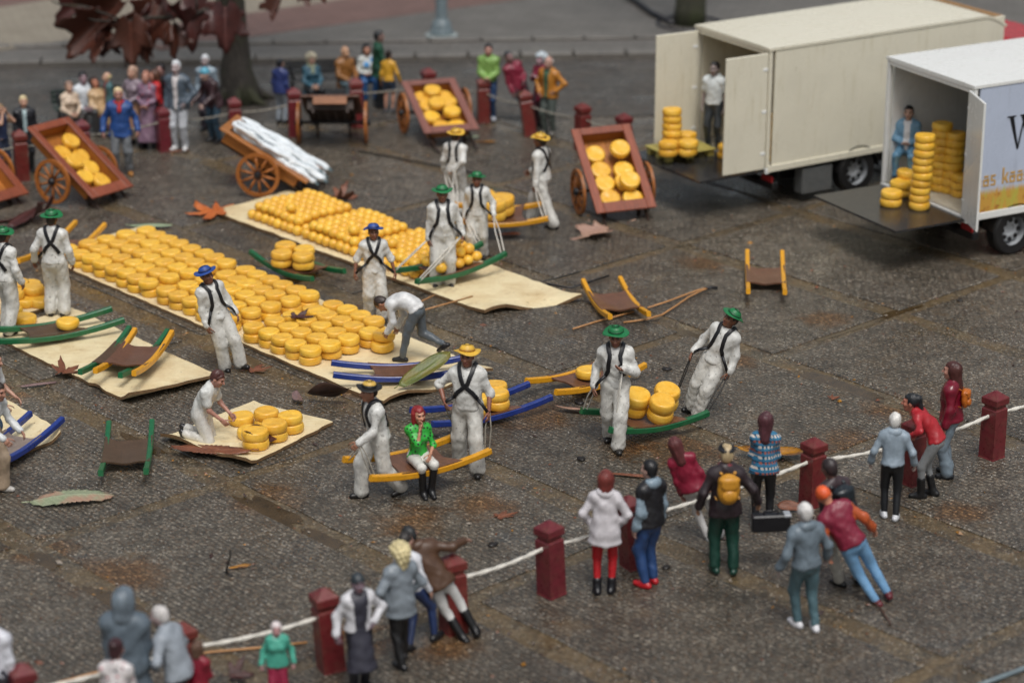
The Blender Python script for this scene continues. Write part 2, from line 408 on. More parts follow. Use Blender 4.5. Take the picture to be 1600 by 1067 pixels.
def mat_leaf(c1, c2, c3=None, gloss=.38, name='leaf_skin'):
    t = NT(name); v = t.coord(); n = t.noise(v, 3, 5, .7); n2 = t.noise(v, 14, 4, .7)
    col = t.mix(t.ramp(n, [(.35, 0.), (.65, 1.)]), lin(c1), lin(c2))
    if c3: col = t.mix(t.ramp(t.noise(v, 1.6, 3, .5), [(.45, 0.), (.6, 1.)]), col, lin(c3))
    col = t.mix(t.ramp(n2, [(.6, 0.), (.75, .6)]), col, mul(lin(c1), .4))
    sp = t.n('ShaderNodeSeparateXYZ'); t.l(v, sp.inputs[0]); ay = t.math('ABSOLUTE', sp.outputs[1])
    rib = t.math('LESS_THAN', ay, .022); side = t.math('FRACT', t.math('MULTIPLY', t.math('ADD', t.math('SUBTRACT', sp.outputs[0], t.math('MULTIPLY', ay, .85)), t.math('MULTIPLY', n, .12)), 6.0))
    vein = t.math('MAXIMUM', rib, t.math('MULTIPLY', t.math('LESS_THAN', side, .11), .7))
    col = t.mix(t.math('MULTIPLY', vein, .55), col, mul(lin(c2), 1.45))
    t.set(Base_Color=col, Roughness=t.math('ADD', gloss - .1, t.math('MULTIPLY', n2, .25)), Normal=t.bump(n2, .35, .02)); return t.m
def mat_bark(c, moss):
    t = NT('bark'); v = t.coord(); mp = t.n('ShaderNodeMapping'); mp.inputs['Scale'].default_value = (5, 5, 1.4); t.l(v, mp.inputs['Vector']); n = t.noise(mp.outputs[0], 3, 6, .7, .8); b = t.noise(v, 1.3, 4, .6)
    col = t.mix(t.ramp(n, [(.35, 0.), (.7, 1.)]), mul(c, .45), mul(c, 1.5)); col = t.mix(t.ramp(b, [(.46, 0.), (.62, .8)]), col, moss)
    t.set(Base_Color=col, Roughness=.7, Normal=t.bump(n, .8, .08)); return t.m
# ------------------------------------------------------------------ people: smooth-blended solids turned into meshes
def rc(a, b, ra, rb, k=.035, sq=None): return ('c', np.asarray(a, float), np.asarray(b, float), ra, rb, k, sq)
def el(c, r, R=None, k=.05): return ('e', np.asarray(c, float), np.asarray(r, float), np.eye(3) if R is None else R, k)
def dist(prims, P, infl=0.0):
    d = None
    for q in prims:
        if q[0] == 'c':
            _, a, b, ra, rb, k, sq = q
            pa = P - a; ba = b - a
            if sq is not None:
                ax, f = sq; pj = pa @ ax; pa = pa + np.outer(pj * (1 / f - 1), ax); bj = ba @ ax; ba = ba + ax * bj * (1 / f - 1)
            t = np.clip((pa @ ba) / max(ba @ ba, 1e-9), 0, 1)
            x = np.sqrt(((pa - t[:, None] * ba) ** 2).sum(1)) - (ra + (rb - ra) * t)
        else:
            _, c, r, R, k = q
            l = (P - c) @ R; k0 = np.sqrt(((l / r) ** 2).sum(1)); k1 = np.sqrt(((l / (r * r)) ** 2).sum(1)); x = k0 * (k0 - 1) / np.maximum(k1, 1e-6)
        if d is None: d = x
        else:
            h = np.maximum(k - np.abs(d - x), 0) / k; d = np.minimum(d, x) - h * h * k * .25
    return d - infl
def prim_bounds(prims, pad):
    lo = np.full(3, 9e9); hi = -lo
    for q in prims:
        if q[0] == 'c':
            for p, r in ((q[1], q[3]), (q[2], q[4])): lo = np.minimum(lo, p - r); hi = np.maximum(hi, p + r)
        else: r = q[2].max(); lo = np.minimum(lo, q[1] - r); hi = np.maximum(hi, q[1] + r)
    return lo - pad, hi + pad
def surfnet(fn, lo, hi, h):
    n = np.ceil((hi - lo) / h).astype(int) + 1
    ax = [lo[i] + h * np.arange(n[i]) for i in range(3)]
    g = np.stack(np.meshgrid(*ax, indexing='ij'), -1)
    D = fn(g.reshape(-1, 3)).reshape(n)
    ins = D < 0
    sh = tuple(n - 1); cnt = np.zeros(sh); acc = np.zeros(sh + (3,))
    def sl(o): return tuple(slice(o[i], o[i] + sh[i]) for i in range(3))
    offs = [(i, j, k) for i in (0, 1) for j in (0, 1) for k in (0, 1)]
    for o in offs:
        for a in range(3):
            if o[a]: continue
            o2 = list(o); o2[a] = 1
            d0 = D[sl(o)]; d1 = D[sl(o2)]; cr = (d0 < 0) != (d1 < 0)
            if not cr.any(): continue
            t = np.where(cr, d0 / np.where(cr, d0 - d1, 1), 0)
            for b in range(3): acc[..., b] += np.where(cr, o[b] + (t if b == a else 0), 0)
            cnt += cr
    act = cnt > 0; idx = np.full(sh, -1); idx[act] = np.arange(act.sum())
    cell = np.argwhere(act); V = lo + h * (cell + acc[act] / cnt[act][:, None])
    F = []
    for a in range(3):
        b, c = (a + 1) % 3, (a + 2) % 3
        s0 = [slice(None)] * 3; s1 = [slice(None)] * 3; s0[a] = slice(0, -1); s1[a] = slice(1, None)
        i0 = ins[tuple(s0)]; i1 = ins[tuple(s1)]
        e = np.argwhere(i0 != i1)
        if not len(e): continue
        ok = (e[:, b] > 0) & (e[:, c] > 0) & (e[:, b] < n[b] - 1) & (e[:, c] < n[c] - 1); e = e[ok]
        q = []
        for db, dc in ((-1, -1), (0, -1), (0, 0), (-1, 0)):
            x = e.copy(); x[:, b] += db; x[:, c] += dc; q.append(idx[x[:, 0], x[:, 1], x[:, 2]])
        q = np.stack(q, 1); fl = i0[tuple(e.T)]
        q[~fl] = q[~fl][:, ::-1]; F.append(q)
    return V, np.concatenate(F) if F else np.zeros((0, 4), int)
def folds(P, seed, amp):
    r = np.random.default_rng(seed); o = np.zeros(len(P))
    for i in range(5):
        d = unit(r.normal(size=3)) * r.uniform(14, 46); d[2] *= .8
        o += np.sin(P @ d + r.uniform(0, 6) + 1.6 * np.sin(P @ (d[::-1] * .37) + r.uniform(0, 6)))
    return o * amp / 2.6
def np_mesh(name, V, F, mats, mi=None):
    me = bpy.data.meshes.new(name); me.vertices.add(len(V)); me.vertices.foreach_set('co', np.asarray(V, np.float32).ravel())
    me.loops.add(4 * len(F)); me.loops.foreach_set('vertex_index', F.astype(np.int32).ravel())
    me.polygons.add(len(F)); me.polygons.foreach_set('loop_start', np.arange(0, 4 * len(F), 4, dtype=np.int32)); me.polygons.foreach_set('loop_total', np.full(len(F), 4, np.int32))
    for m in mats: me.materials.append(m)
    if mi is not None: me.polygons.foreach_set('material_index', mi.astype(np.int32))
    me.polygons.foreach_set('use_smooth', np.ones(len(F), bool)); me.update(calc_edges=True); me.validate()
    return me

def ik(a, t, l1, l2, pole):
    a = np.asarray(a, float); t = np.asarray(t, float); d = t - a; L = np.linalg.norm(d)
    if L > (l1 + l2) * .998: t = a + d / L * (l1 + l2) * .998; d = t - a; L = np.linalg.norm(d)
    if L < abs(l1 - l2) + .02: L = abs(l1 - l2) + .02
    u = unit(d); p = np.asarray(pole, float); p = unit(p - u * (p @ u))
    x = (l1 * l1 - l2 * l2 + L * L) / (2 * L); h = math.sqrt(max(l1 * l1 - x * x, 0))
    return a + u * x + p * h, t

ARM = dict(   # wrist targets from the shoulder (x outwards, y backwards, z up), elbow pole
    hang=((.07, -.03, -.52), (.15, 1, 0)), loose=((.11, -.07, -.50), (.4, 1, 0)), wide=((.17, -.05, -.47), (.5, 1, 0)),
    hip=((.05, -.06, -.36), (1, .5, 0)), pocket=((.03, -.1, -.42), (1, .6, 0)), front=((-.13, -.23, -.36), (.8, .7, -.2)),
    back=((-.12, .17, -.40), (1, .6, 0)), cross=((-.17, -.2, -.20), (.8, .5, -.6)), chest=((-.06, -.19, -.16), (.7, .5, -.8)),
    chin=((-.12, -.18, .06), (.4, .2, -1)), face=((-.10, -.2, .18), (.6, 0, -1)), forward=((.0, -.42, -.20), (.3, .4, -1)),
    fwdlow=((.02, -.30, -.40), (.3, 1, -.2)), backlow=((.06, .28, -.42), (.3, 1, 0)), down=((-.02, -.46, .05), (.5, 0, 1)), lap=((-.06, -.3, -.34), (.6, .7, 0)),
    carry=((.10, .02, -.53), (.2, 1, 0)), out=((.40, -.12, -.22), (.2, 1, -.4)), belly=((-.12, -.19, -.30), (1, .4, -.2)))

def hand(mb, wrist, d, thumb, side, curl=.5, sc=1.0, mi=0):
    d = unit(d); th = unit(np.asarray(thumb, float) - d * np.dot(thumb, d)); nrm = np.cross(d, th) * side   # palm normal side
    L = .088 * sc; kn = wrist + d * L
    mb.tube([wrist - d * .03, wrist + d * .02, wrist + d * L * .6, kn], [.8 * sc, .95 * sc, 1.05 * sc, .95 * sc], n=8, mi=mi, flat=(.028, .078), up=th)
    for i, (o, l) in enumerate(((.030, .072), (.010, .082), (-.011, .077), (-.031, .060))):
        b = kn + th * o * sc - d * .008; p = [b]; a = 0.0; cur = b
        for sgl in (.46, .31, .23):
            a += curl * (1.0 if sgl < .4 else .7); cur = cur + (d * math.cos(a) - nrm * math.sin(a) * -1 + th * o * .8) * l * sgl * sc; p.append(cur)
        mb.tube(p, [.0105 * sc, .010 * sc, .009 * sc, .006 * sc], n=5, mi=mi)
    b = wrist + d * .028 + th * .032 * sc; p = [b, b + (th * .75 + d * .65 + nrm * .15) * .038 * sc, b + (th * .85 + d * 1.2 + nrm * .5) * .055 * sc, b + (th * .75 + d * 1.75 + nrm * .9) * .06 * sc]
    mb.tube(p, [.013 * sc, .012 * sc, .010 * sc, .006 * sc], n=5, mi=mi)

HEADS = {}
def head_mesh(sex):
    """face, nose, lips, ears; cached per kind in head space"""
    if sex in HEADS: return HEADS[sex]
    f = sex == 'f'
    pr = [el((0, .012, .025), (.076, .096, .100), k=.03), el((0, -.028, -.05), (.056 if not f else .051, .062, .075), k=.04), el((0, -.06, -.098), (.030, .028, .022), k=.03),
          el((0, -.076, .035), (.052, .022, .018), k=.02), rc((0, -.088, .022), (0, -.118, -.022), .010, .0155, k=.015), rc((-.014, -.098, -.026), (.014, -.098, -.026), .010, .010, k=.012),
          el((.044, -.066, -.018), (.024, .022, .022), k=.03), el((-.044, -.066, -.018), (.024, .022, .022), k=.03), rc((-.020, -.093, -.058), (.020, -.093, -.058), .009, .009, k=.012),
          rc((0, .02, -.05), (0, .035, -.17), .052 if not f else .045, .056 if not f else .048, k=.03)]
    for s in (-1, 1): pr.append(el((s * .078, .012, -.008), (.012, .024, .034), k=.01))
    def fn(P):
        d = dist(pr, P)
        for s in (-1, 1): d = np.maximum(d, -(np.sqrt((((P - np.array([s * .032, -.098, .010])) / np.array([1.25, 1, .75])) ** 2).sum(1)) - .017))
        return d
    V, F = surfnet(fn, np.array([-.105, -.145, -.19]), np.array([.105, .125, .14]), .0085)
    c = V[F].mean(1); mi = np.zeros(len(F), int)
    lips = (np.abs(c[:, 0]) < .024) & (np.abs(c[:, 2] + .058) < .0095) & (c[:, 1] < -.085); mi[lips] = 1
    brow = (np.abs(np.abs(c[:, 0]) - .033) < .020) & (np.abs(c[:, 2] - .036) < .006) & (c[:, 1] < -.07); mi[brow] = 2
    eye = (np.abs(np.abs(c[:, 0]) - .033) < .013) & (np.abs(c[:, 2] - .011) < .007) & (c[:, 1] < -.05); mi[eye] = 2
    HEADS[sex] = (V, F, mi); return HEADS[sex]

def hair_prims(style):
    skull = [el((0, .016, .032), (.086, .106, .104) if style != 'kerchief' else (.098, .115, .118), k=.03)]
    ex = []
    if style in ('long', 'pony'): pass
    if style == 'long': ex = [rc((0, .055, .03), (0, .085, -.22), .085, .075, k=.05), rc((.06, .03, 0), (.07, .03, -.17), .03, .025, k=.05), rc((-.06, .03, 0), (-.07, .03, -.17), .03, .025, k=.05)]
    if style == 'bob': ex = [rc((0, .045, .02), (0, .055, -.10), .092, .085, k=.05), rc((.068, .01, .01), (.074, .0, -.11), .026, .028, k=.05), rc((-.068, .01, .01), (-.074, .0, -.11), .026, .028, k=.05)]
    if style == 'pony': ex = [el((0, .10, .06), (.05, .05, .05), k=.03), rc((0, .12, .06), (0, .16, -.16), .045, .022, k=.03)]
    if style == 'curly': ex = [el((0, .03, .05), (.125, .135, .118), k=.04), el((0, .11, .0), (.095, .085, .11), k=.05), el((0, .10, -.10), (.07, .06, .10), k=.05)]
    if style == 'bun': ex = [el((0, .10, .085), (.05, .05, .05), k=.02), el((0, .075, -.03), (.06, .045, .06), k=.04)]
    if style == 'kerchief': ex = [el((0, .05, -.03), (.08, .08, .09), k=.04), rc((.05, .0, -.09), (.06, -.03, -.2), .03, .02, k=.03), rc((-.05, .0, -.09), (-.06, -.03, -.2), .03, .02, k=.03)]
    if style == 'hood': ex = [el((0, .04, .01), (.115, .125, .125), k=.04), rc((0, .06, -.05), (0, .06, -.14), .10, .11, k=.05)]
    if style == 'short': ex = [el((0, .065, -.02), (.062, .05, .06), k=.03)]
    return skull + ex
def hair_mesh(style, mat, seed):
    pr = hair_prims(style)
    def fn(P):
        d = dist(pr, P)
        if style == 'bald':
            cut = np.maximum(-(P[:, 1] - .03), -( .05 - P[:, 2])); d = np.maximum(d - .0, np.maximum(.02 - P[:, 1], P[:, 2] - .05))
        elif style == 'beanie': d = np.maximum(d - .006, .012 - P[:, 2] - .25 * P[:, 1])
        elif style in ('hood', 'kerchief'):
            face = np.maximum(np.maximum(P[:, 1] + .045, np.abs(P[:, 0]) - .066), P[:, 2] - .075); d = np.maximum(d, -face)
        else:
            face = np.maximum(np.maximum(P[:, 1] - (-.03), P[:, 2] - .072), -P[:, 2] - .4)       # opening for the face
            d = np.maximum(d, -face)
            if style in ('short', 'balding'):
                low = np.maximum(P[:, 1] - .035, P[:, 2] - .01); d = np.maximum(d, -low)          # clear of ears and cheeks
        amp = {'curly': .010, 'beanie': .002, 'hood': .003, 'kerchief': .003}.get(style, .0045)
        r = np.random.default_rng(seed); o = 0
        for i in range(4):
            q = np.array([r.normal() * 90, r.normal() * 50, r.normal() * (60 if style == 'curly' else 12)]); o = o + np.sin(P @ q + r.uniform(0, 6))
        return d + o * amp / 2
    lo, hi = prim_bounds(pr, .03)
    V, F = surfnet(fn, lo, hi, .0105)
    return V, F

PEOPLE = []
def person(label, at, top=None, H=None, yaw=0, z0=0.0, sex='m', skin='b98a72', shirt='c8c8c4', sleeve='long', hem=-.02, fit=.016, open_to=None, dirt=.0, pattern=None,
           trousers='3a4048', loose=.02, flare=.0, cuff=None, shoes='17171a', boots=0.0, hair=('short', '3a2a20'), hat=None, aL='hang', aR='hang', fL=None, fR=None,
           tp=3, tr=0, twist=0, wl=(0, 0), hp=0, hy=0, hr=0, pelvis=None, kneel=False, sit=None, wide=1.0, coat=0.0, hood=False, harness=None, scarf=None, group='onlookers by the rope',
           res=.019, gloss=.42, skirt=None, belt=None, tights=None, curl=.5, xy=None, vest=None):
    i = len(PEOPLE); rng = np.random.default_rng(100 + i)
    p0 = np.array([xy[0], xy[1], z0]) if xy is not None else G(at[0], at[1], z0)
    if H is None: H = height_to(at[0], at[1], z0, top) * 1.005
    S = H / 1.765; HS = 1.07
    f = sex == 'f'
    sw = .148 if f else .166; hw = .088
    # --- skeleton
    pel = np.array([0, 0, .935]) if pelvis is None else np.array(pelvis, float)
    rt = lambda k: axis_rot((0, 0, 1), rad(twist) * k) @ axis_rot((1, 0, 0), rad(tp) * k) @ axis_rot((0, 1, 0), rad(tr) * k)
    R0, Rh, Rf = rt(.35), rt(.7), rt(1.0)
    if sit is not None or kneel: R0 = rt(.2)
    wst = pel + R0 @ np.array([0, 0, .14]); chs = wst + Rh @ np.array([0, -.005, .20]); nck = chs + Rf @ np.array([0, .01, .19])
    sh = {s: chs + Rf @ np.array([s * sw, .012, .108]) for s in (-1, 1)}
    RH = Rf @ axis_rot((1, 0, 0), rad(-tp * .6 + hp)) ; RH = RH @ axis_rot((0, 0, 1), rad(hy)) @ axis_rot((0, 1, 0), rad(hr))
    hd = nck + (Rf @ np.array([0, .0, .06])) + RH @ np.array([0, -.018, .105])
    hip = {s: pel + R0 @ np.array([s * hw, 0, -.02]) for s in (-1, 1)}
    ft = {1: fL, -1: fR}; ank = {}; knee = {}; toe = {}
    for s in (-1, 1):
        q = ft[s] if ft[s] is not None else (s * .095, .02 * s, 0)
        a = np.array([q[0], q[1], q[2] + .085]); ty = q[3] if len(q) > 3 else s * 12
        pole = (s * .12, -1, .0)
        if kneel: pole = (s * .1, -1, -.9)
        if sit is not None: pole = (s * .1, -1, .6)
        knee[s], ank[s] = ik(hip[s], a, .43, .425, pole)
        toe[s] = (axis_rot((0, 0, 1), rad(ty)) @ np.array([0, -1., 0]), q[4] if len(q) > 4 else 0)
    elb = {}; wr = {}
    for s, a in ((1, aL), (-1, aR)):
        tgt, pole = ARM[a] if isinstance(a, str) else a
        v = np.array([tgt[0] * s, tgt[1], tgt[2]]); pv = np.array([pole[0] * s, pole[1], pole[2]])
        RA = axis_rot((0, 0, 1), rad(twist))
        elb[s], wr[s] = ik(sh[s], sh[s] + RA @ v, .285, .25, RA @ pv)
    # --- solids
    Y = R0 @ np.array([0, 1., 0])
    pelv = [el(pel + R0 @ np.array([0, .012, -.01]), (.150 * wide if not f else .160, .112 * wide, .125), R0, k=.06)]
    tors = [el(wst, (.132 * wide if not f else .118, .098 * wide, .15), Rh, k=.07), el(chs, (.148 * wide if not f else .130, .104 * wide, .175), Rf, k=.07),
            rc(sh[-1] + Rf @ np.array([.03, 0, -.02]), sh[1] + Rf @ np.array([-.03, 0, -.02]), .054 if not f else .047, .054 if not f else .047, k=.06)]
    tors += [rc(nck + Rf @ np.array([s * .035, .018, -.01]), sh[s] + Rf @ np.array([-s * .02, .008, .004]), .044, .046, k=.06) for s in (-1, 1)]
    if f: tors += [el(chs + Rf @ np.array([s * .062, -.085, .0]), (.058, .052, .056), Rf, k=.03) for s in (-1, 1)]
    if wide > 1.1: tors.append(el(wst + Rh @ np.array([0, -.045 * wide, .03]), (.12, .09, .12), Rh, k=.07))
    neck = [rc(nck + Rf @ np.array([0, .01, -.03]), hd + RH @ np.array([0, .022, -.06]), .056 if not f else .046, .05 if not f else .043, k=.04)]
    am = .9 if f else 1.0
    arms = []; fore = []
    for s in (-1, 1):
        arms += [el(sh[s], (.056 * am, .056, .056), k=.05), rc(sh[s], elb[s], .050 * am, .041 * am, k=.04)]; fore += [rc(elb[s], wr[s], .044 * am, .029 * am, k=.03)]
    legs = []
    for s in (-1, 1):
        legs += [rc(hip[s], knee[s], .088, .058, k=.045), rc(knee[s], ank[s], .056, .036, k=.03), el(knee[s] * .68 + ank[s] * .32 + np.array([0, .018, 0]), (.05, .054, .11), k=.04)]
    body_pr = pelv + tors + neck + arms + fore + legs
    feet = []
    for s in (-1, 1):
        d, pt = toe[s]; fd = unit(d * math.cos(rad(pt)) + np.array([0, 0, -1]) * math.sin(rad(pt))); up = unit(np.array([0, 0, 1]) * math.cos(rad(pt)) + d * math.sin(rad(pt)))
        a = ank[s] - up * .045; feet.append((s, a, fd, up))
    M = m4(np.eye(3), (0, 0, 0))
    Wm = Matrix.Translation(Vector(p0)) @ Matrix.Rotation(rad(wl[0]), 4, 'Y') @ Matrix.Rotation(rad(-wl[1]), 4, 'X') @ Matrix.Rotation(rad(yaw), 4, 'Z') @ Matrix.Scale(S, 4)
    res = res / S
    # --- body: one continuous skin with head, hands
    def thin(pr, f): return [(q[0], q[1], q[2], q[3] * f, q[4] * f, q[5], q[6]) if q[0] == 'c' else (q[0], q[1], q[2] * f, q[3], q[4]) for q in pr]
    covL = bool(trousers) and cuff is None; covA = sleeve in ('long', 'rolled')
    skin_pr = thin(pelv + tors, .86) + neck + (thin(arms, .80) if covA else arms) + (thin(fore, .82) if sleeve == 'long' else fore) + (thin(legs, .62) if covL else thin(legs, .95))
    V, F = surfnet(lambda P: dist(skin_pr, P, -.002), *prim_bounds(skin_pr, .04), res * 1.15)
    hv, hf, hmi = head_mesh(sex); HV = hv * HS @ RH.T + hd
    mb = MB()
    for s in (-1, 1):
        d = unit(wr[s] - elb[s]); th = np.array([-.25 * s, -1., .15]) if abs(d[1]) < .8 else np.array([-.4 * s, 0, 1.])
        hand(mb, wr[s], d + np.array([0, 0, -.15]), th, s, curl)
    me0 = None
    allV = np.concatenate([V, HV, np.array(mb.v)])
    me = bpy.data.meshes.new('body'); fl = [tuple(x) for x in F.tolist()] + [tuple(x) for x in (hf + len(V)).tolist()] + [tuple(k + len(V) + len(HV) for k in x) for x in mb.f]
    me.from_pydata(allV.tolist(), [], fl)
    mi = np.concatenate([np.zeros(len(F), int), hmi, np.zeros(len(mb.f), int)])
    skm = paint(skin, .42, 0, .25, .2); me.materials.append(skm); me.materials.append(paint('8a4a42' if skin > '7' else '4a2620', .5)); me.materials.append(paint('2a1d18', .5))
    me.polygons.foreach_set('material_index', mi.astype(np.int32)); me.polygons.foreach_set('use_smooth', np.ones(len(mi), bool)); me.update()
    o = link('person', me); tag(o, label, 'person', group); o.matrix_world = Wm
    def part(name, V, F, mats, mi=None):
        if len(F) == 0: return None
        return link(name, np_mesh(name, V, F, mats, mi), o)
    cl = lambda hx, **k: paint(hx, gloss, dirt, **k)
    # --- lower clothing
    down = R0 @ np.array([0, 0, -1.])
    if trousers:
        lg = [pelv[0], el(wst + R0 @ np.array([0, 0, -.03]), (.125 * wide, .093 * wide, .09), R0, k=.06)]
        for s in (-1, 1):
            e = knee[s] + (ank[s] - knee[s]) * (.95 if not boots else max(.1, 1 - boots))
            lg += [rc(hip[s], knee[s], .088, .060 + flare * .3, k=.04), rc(knee[s], e, .058 + flare * .3, .043 + flare, k=.03)]
        if cuff is not None:   # shorts
            lg = lg[:2]
            for s in (-1, 1): lg.append(rc(hip[s], hip[s] + (knee[s] - hip[s]) * cuff, .09, .075, k=.04))
        tl = wst + R0 @ np.array([0, 0, .0])
        V, F = surfnet(lambda P: np.maximum(dist(lg, P, loose) + (folds(P * np.array([1, 1, .8]), 300 + i, .0075) + folds(P * 2.0, 330 + i, .0045) if loose > .012 else folds(P, 300 + i, .0025)), (P - tl) @ -down - .02), *prim_bounds(lg, .06), res)
        tro = part('trousers', V, F, [cl(trousers)])
        if belt: pass
    if skirt:
        kl = (knee[1] + knee[-1]) / 2; sk = [pelv[0], rc(wst + R0 @ np.array([0, 0, -.05]), pel + (kl - pel) * skirt[1], .12, .2, k=.05, sq=(Y, .8))]; cutp = pel + (kl - pel) * skirt[1] * 1.02; cn = unit(kl - pel)
        V, F = surfnet(lambda P: np.maximum(dist(sk, P, .02) + folds(P, 340 + i, .008), np.maximum((P - cutp) @ cn, (P - wst) @ -down - .02)), *prim_bounds(sk, .06), res)
        part('skirt', V, F, [cl(skirt[0])])
    if tights: pass
    # --- upper clothing
    up_pr = list(tors) + [pelv[0]]; ap = list(arms)
    for s in (-1, 1):
        e = {'long': .97, 'rolled': .12, 'short': None, 'none': None}[sleeve]
        if e: ap.append(rc(elb[s], elb[s] + (wr[s] - elb[s]) * e, .045 * am, (.036 if e > .5 else .046) * am, k=.03))
    if sleeve == 'short': ap = []; [ap.extend([el(sh[s], (.058, .058, .058), k=.05), rc(sh[s], sh[s] + (elb[s] - sh[s]) * .62, .054, .056, k=.04)]) for s in (-1, 1)]
    if sleeve == 'none': ap = []
    if coat > 0:
        up_pr.append(rc(wst, pel + down * coat, .135 * wide, .185 * wide, k=.05, sq=(Y, .72)))
    hemp = pel + down * (coat if coat > 0 else -hem)
    cring = [nck + Rf @ np.array([.068 * math.cos(a), .066 * math.sin(a) + .004, .022 + .022 * math.sin(a)]) for a in np.linspace(0, 2 * math.pi, 9)]
    collar = [rc(cring[q], cring[q + 1], .013, .013, k=.01) for q in range(8)]
    cuffs = [rc(wr[s] + (elb[s] - wr[s]) * .05, wr[s] + (elb[s] - wr[s]) * .16, .041 * am, .041 * am, k=.012) for s in (-1, 1)] if sleeve == 'long' else []
    up_all = up_pr + ap
    def fn(P):
        d = dist(up_pr, P, fit + .012)
        d = np.maximum(d, (P - hemp) @ down)
        if ap:
            a = dist(ap, P, fit * .62 + .002); h = np.maximum(.04 - np.abs(d - a), 0) / .04; d = np.minimum(d, a) - h * h * .01
        d = d - .007 * np.exp(-(((P - hemp) @ down + .03) / .022) ** 2)
        d = d + folds(P, 200 + i, .0075) + folds(P * 2.2, 230 + i, .0045)
        if cuffs: d = np.minimum(d, dist(cuffs, P, fit * .5 + .003))
        return np.maximum(d, -(np.sqrt((((P - (nck + Rf @ np.array([0, -.035, .045]))) / np.array([1, 1.2, 1.1])) ** 2).sum(1)) - .066))
    fn0 = fn
    def fn(P): return np.minimum(fn0(P), dist(collar, P, fit * .25))
    V, F = surfnet(fn, *prim_bounds(up_all, .07), res)
    mats = [cl(shirt, pattern=pattern)]; mi = None
    if open_to or vest:
        c = (V[F].mean(1) - wst) @ Rh
        mi = np.zeros(len(F), int)
        if open_to:
            mats.append(paint(open_to[0], .5)); mi[(np.abs(c[:, 0]) < open_to[1] * (1 + np.clip(c[:, 2], -.2, .5))) & (c[:, 1] < -.02) & (c[:, 2] > -.6)] = 1
        if vest:
            k = len(mats); mats.append(cl(vest)); dd = dist(up_pr, V[F].mean(1), fit + .012); mi[dd < .012] = k if k > 0 else 0
    part('jacket' if (coat or open_to or hood) else 'shirt', V, F, mats, mi)
    # --- shoes
    for s, a, fd, upv in feet:
        sd_ = np.cross(fd, upv); pr = [rc(a - fd * .055, a + fd * .05, .040, .040, k=.04), rc(a + fd * .05, a + fd * .145 + upv * -.004, .044, .034, k=.04), rc(a, a + upv * .045, .042, .044, k=.03)]
        if boots: pr.append(rc(a, a + unit(knee[s] - a) * (.42 * boots + .05), .048, .058, k=.03))
        V, F = surfnet(lambda P: np.maximum(dist(pr, P, .006), -((P - a) @ upv) - .04), *prim_bounds(pr, .03), .013)
        part('boot' if boots else 'shoe', V, F, [paint(shoes, .35, dirt * .5)])
    # --- hair, hat, hood, scarf
    if hair:
        V, F = hair_mesh(hair[0], None, 50 + i)
        part('cap' if hair[0] == 'beanie' else ('hood' if hair[0] == 'hood' else ('headscarf' if hair[0] == 'kerchief' else 'hair')), V * HS @ RH.T + hd, F, [paint(hair[1], .45, 0, .35, .4)])
    if hat:
        hb = MB(); tiltR = RH @ axis_rot((1, 0, 0), rad(-8 + rng.uniform(-4, 4))) * HS; c = hd + RH @ np.array([0, .012, .068]); ph = rng.uniform(0, 6)
        two = len(hat) > 3
        if hat[0] in ('hat',):
            wob = lambda r, a: (.016 * math.cos(2 * a + ph) + .008 * math.cos(3 * a)) * max(0, (r - .09) / .08)
            hb.lathe([(.0, .088), (.04, .086), (.072, .072), (.090, .045), (.096, .012), (.102, .004), (.13, -.004), (.162, -.006), (.170, -.001), (.166, .006), (.13, .004), (.099, .012)], 28, tiltR, c, wob=wob)
            if two:
                for q in range(len(hb.f)):
                    if all(np.linalg.norm((np.array(hb.v[i]) - c) @ tiltR * np.array([1, 1, 0])) > .098 for i in hb.f[q]): hb.m[q] = 1
            h_ = link('hat', hb.mesh('hat', [paint(hat[1], .42, .12, .22, .5)] + ([paint(hat[3], .4)] if two else []), True), o)
            rb = MB(); rb.lathe([(.0985, .010), (.1010, .011), (.0975, .036), (.0955, .036)], 28, tiltR, c); link('hatband', rb.mesh('hatband', [paint(hat[2], .5)], True), h_)
        elif hat[0] == 'flat':
            hb.lathe([(0, .055), (.06, .052), (.10, .036), (.106, .016), (.095, .0), (.085, -.012), (.08, -.012)], 24, tiltR, c)
            for k in range(1): hb.lathe([(.02, -.012), (.06, -.010), (.07, -.014), (.05, -.02)], 14, tiltR, c + RH @ np.array([0, -.075, 0]))
            link('hat', hb.mesh('hat', [paint(hat[1], .5)], True), o)
    if hood:
        hp_ = [el(nck + Rf @ np.array([0, .075, .0]), (.115, .055, .07), Rf, k=.04), rc(nck + Rf @ np.array([-.08, .03, .025]), nck + Rf @ np.array([.08, .03, .025]), .035, .035, k=.04)]
        V, F = surfnet(lambda P: dist(hp_, P, .004) + folds(P, 410 + i, .005), *prim_bounds(hp_, .03), .015); part('hood', V, F, [cl(shirt)])
    if scarf:
        n_ = 14; ring = [nck + Rf @ np.array([.082 * math.cos(a), .075 * math.sin(a) - .01, .025 + .012 * math.sin(a)]) for a in np.linspace(0, 2 * math.pi, n_ + 1)]
        pr = [rc(ring[k], ring[k + 1], .03, .03, k=.02) for k in range(n_)] + [rc(nck + Rf @ np.array([.01, -.1, .01]), chs + Rf @ np.array([.0, -.135, .06]), .035, .045, k=.03)]
        V, F = surfnet(lambda P: dist(pr, P, 0) + folds(P, 460 + i, .004), *prim_bounds(pr, .03), .014); part('scarf', V, F, [paint(scarf, .5)])
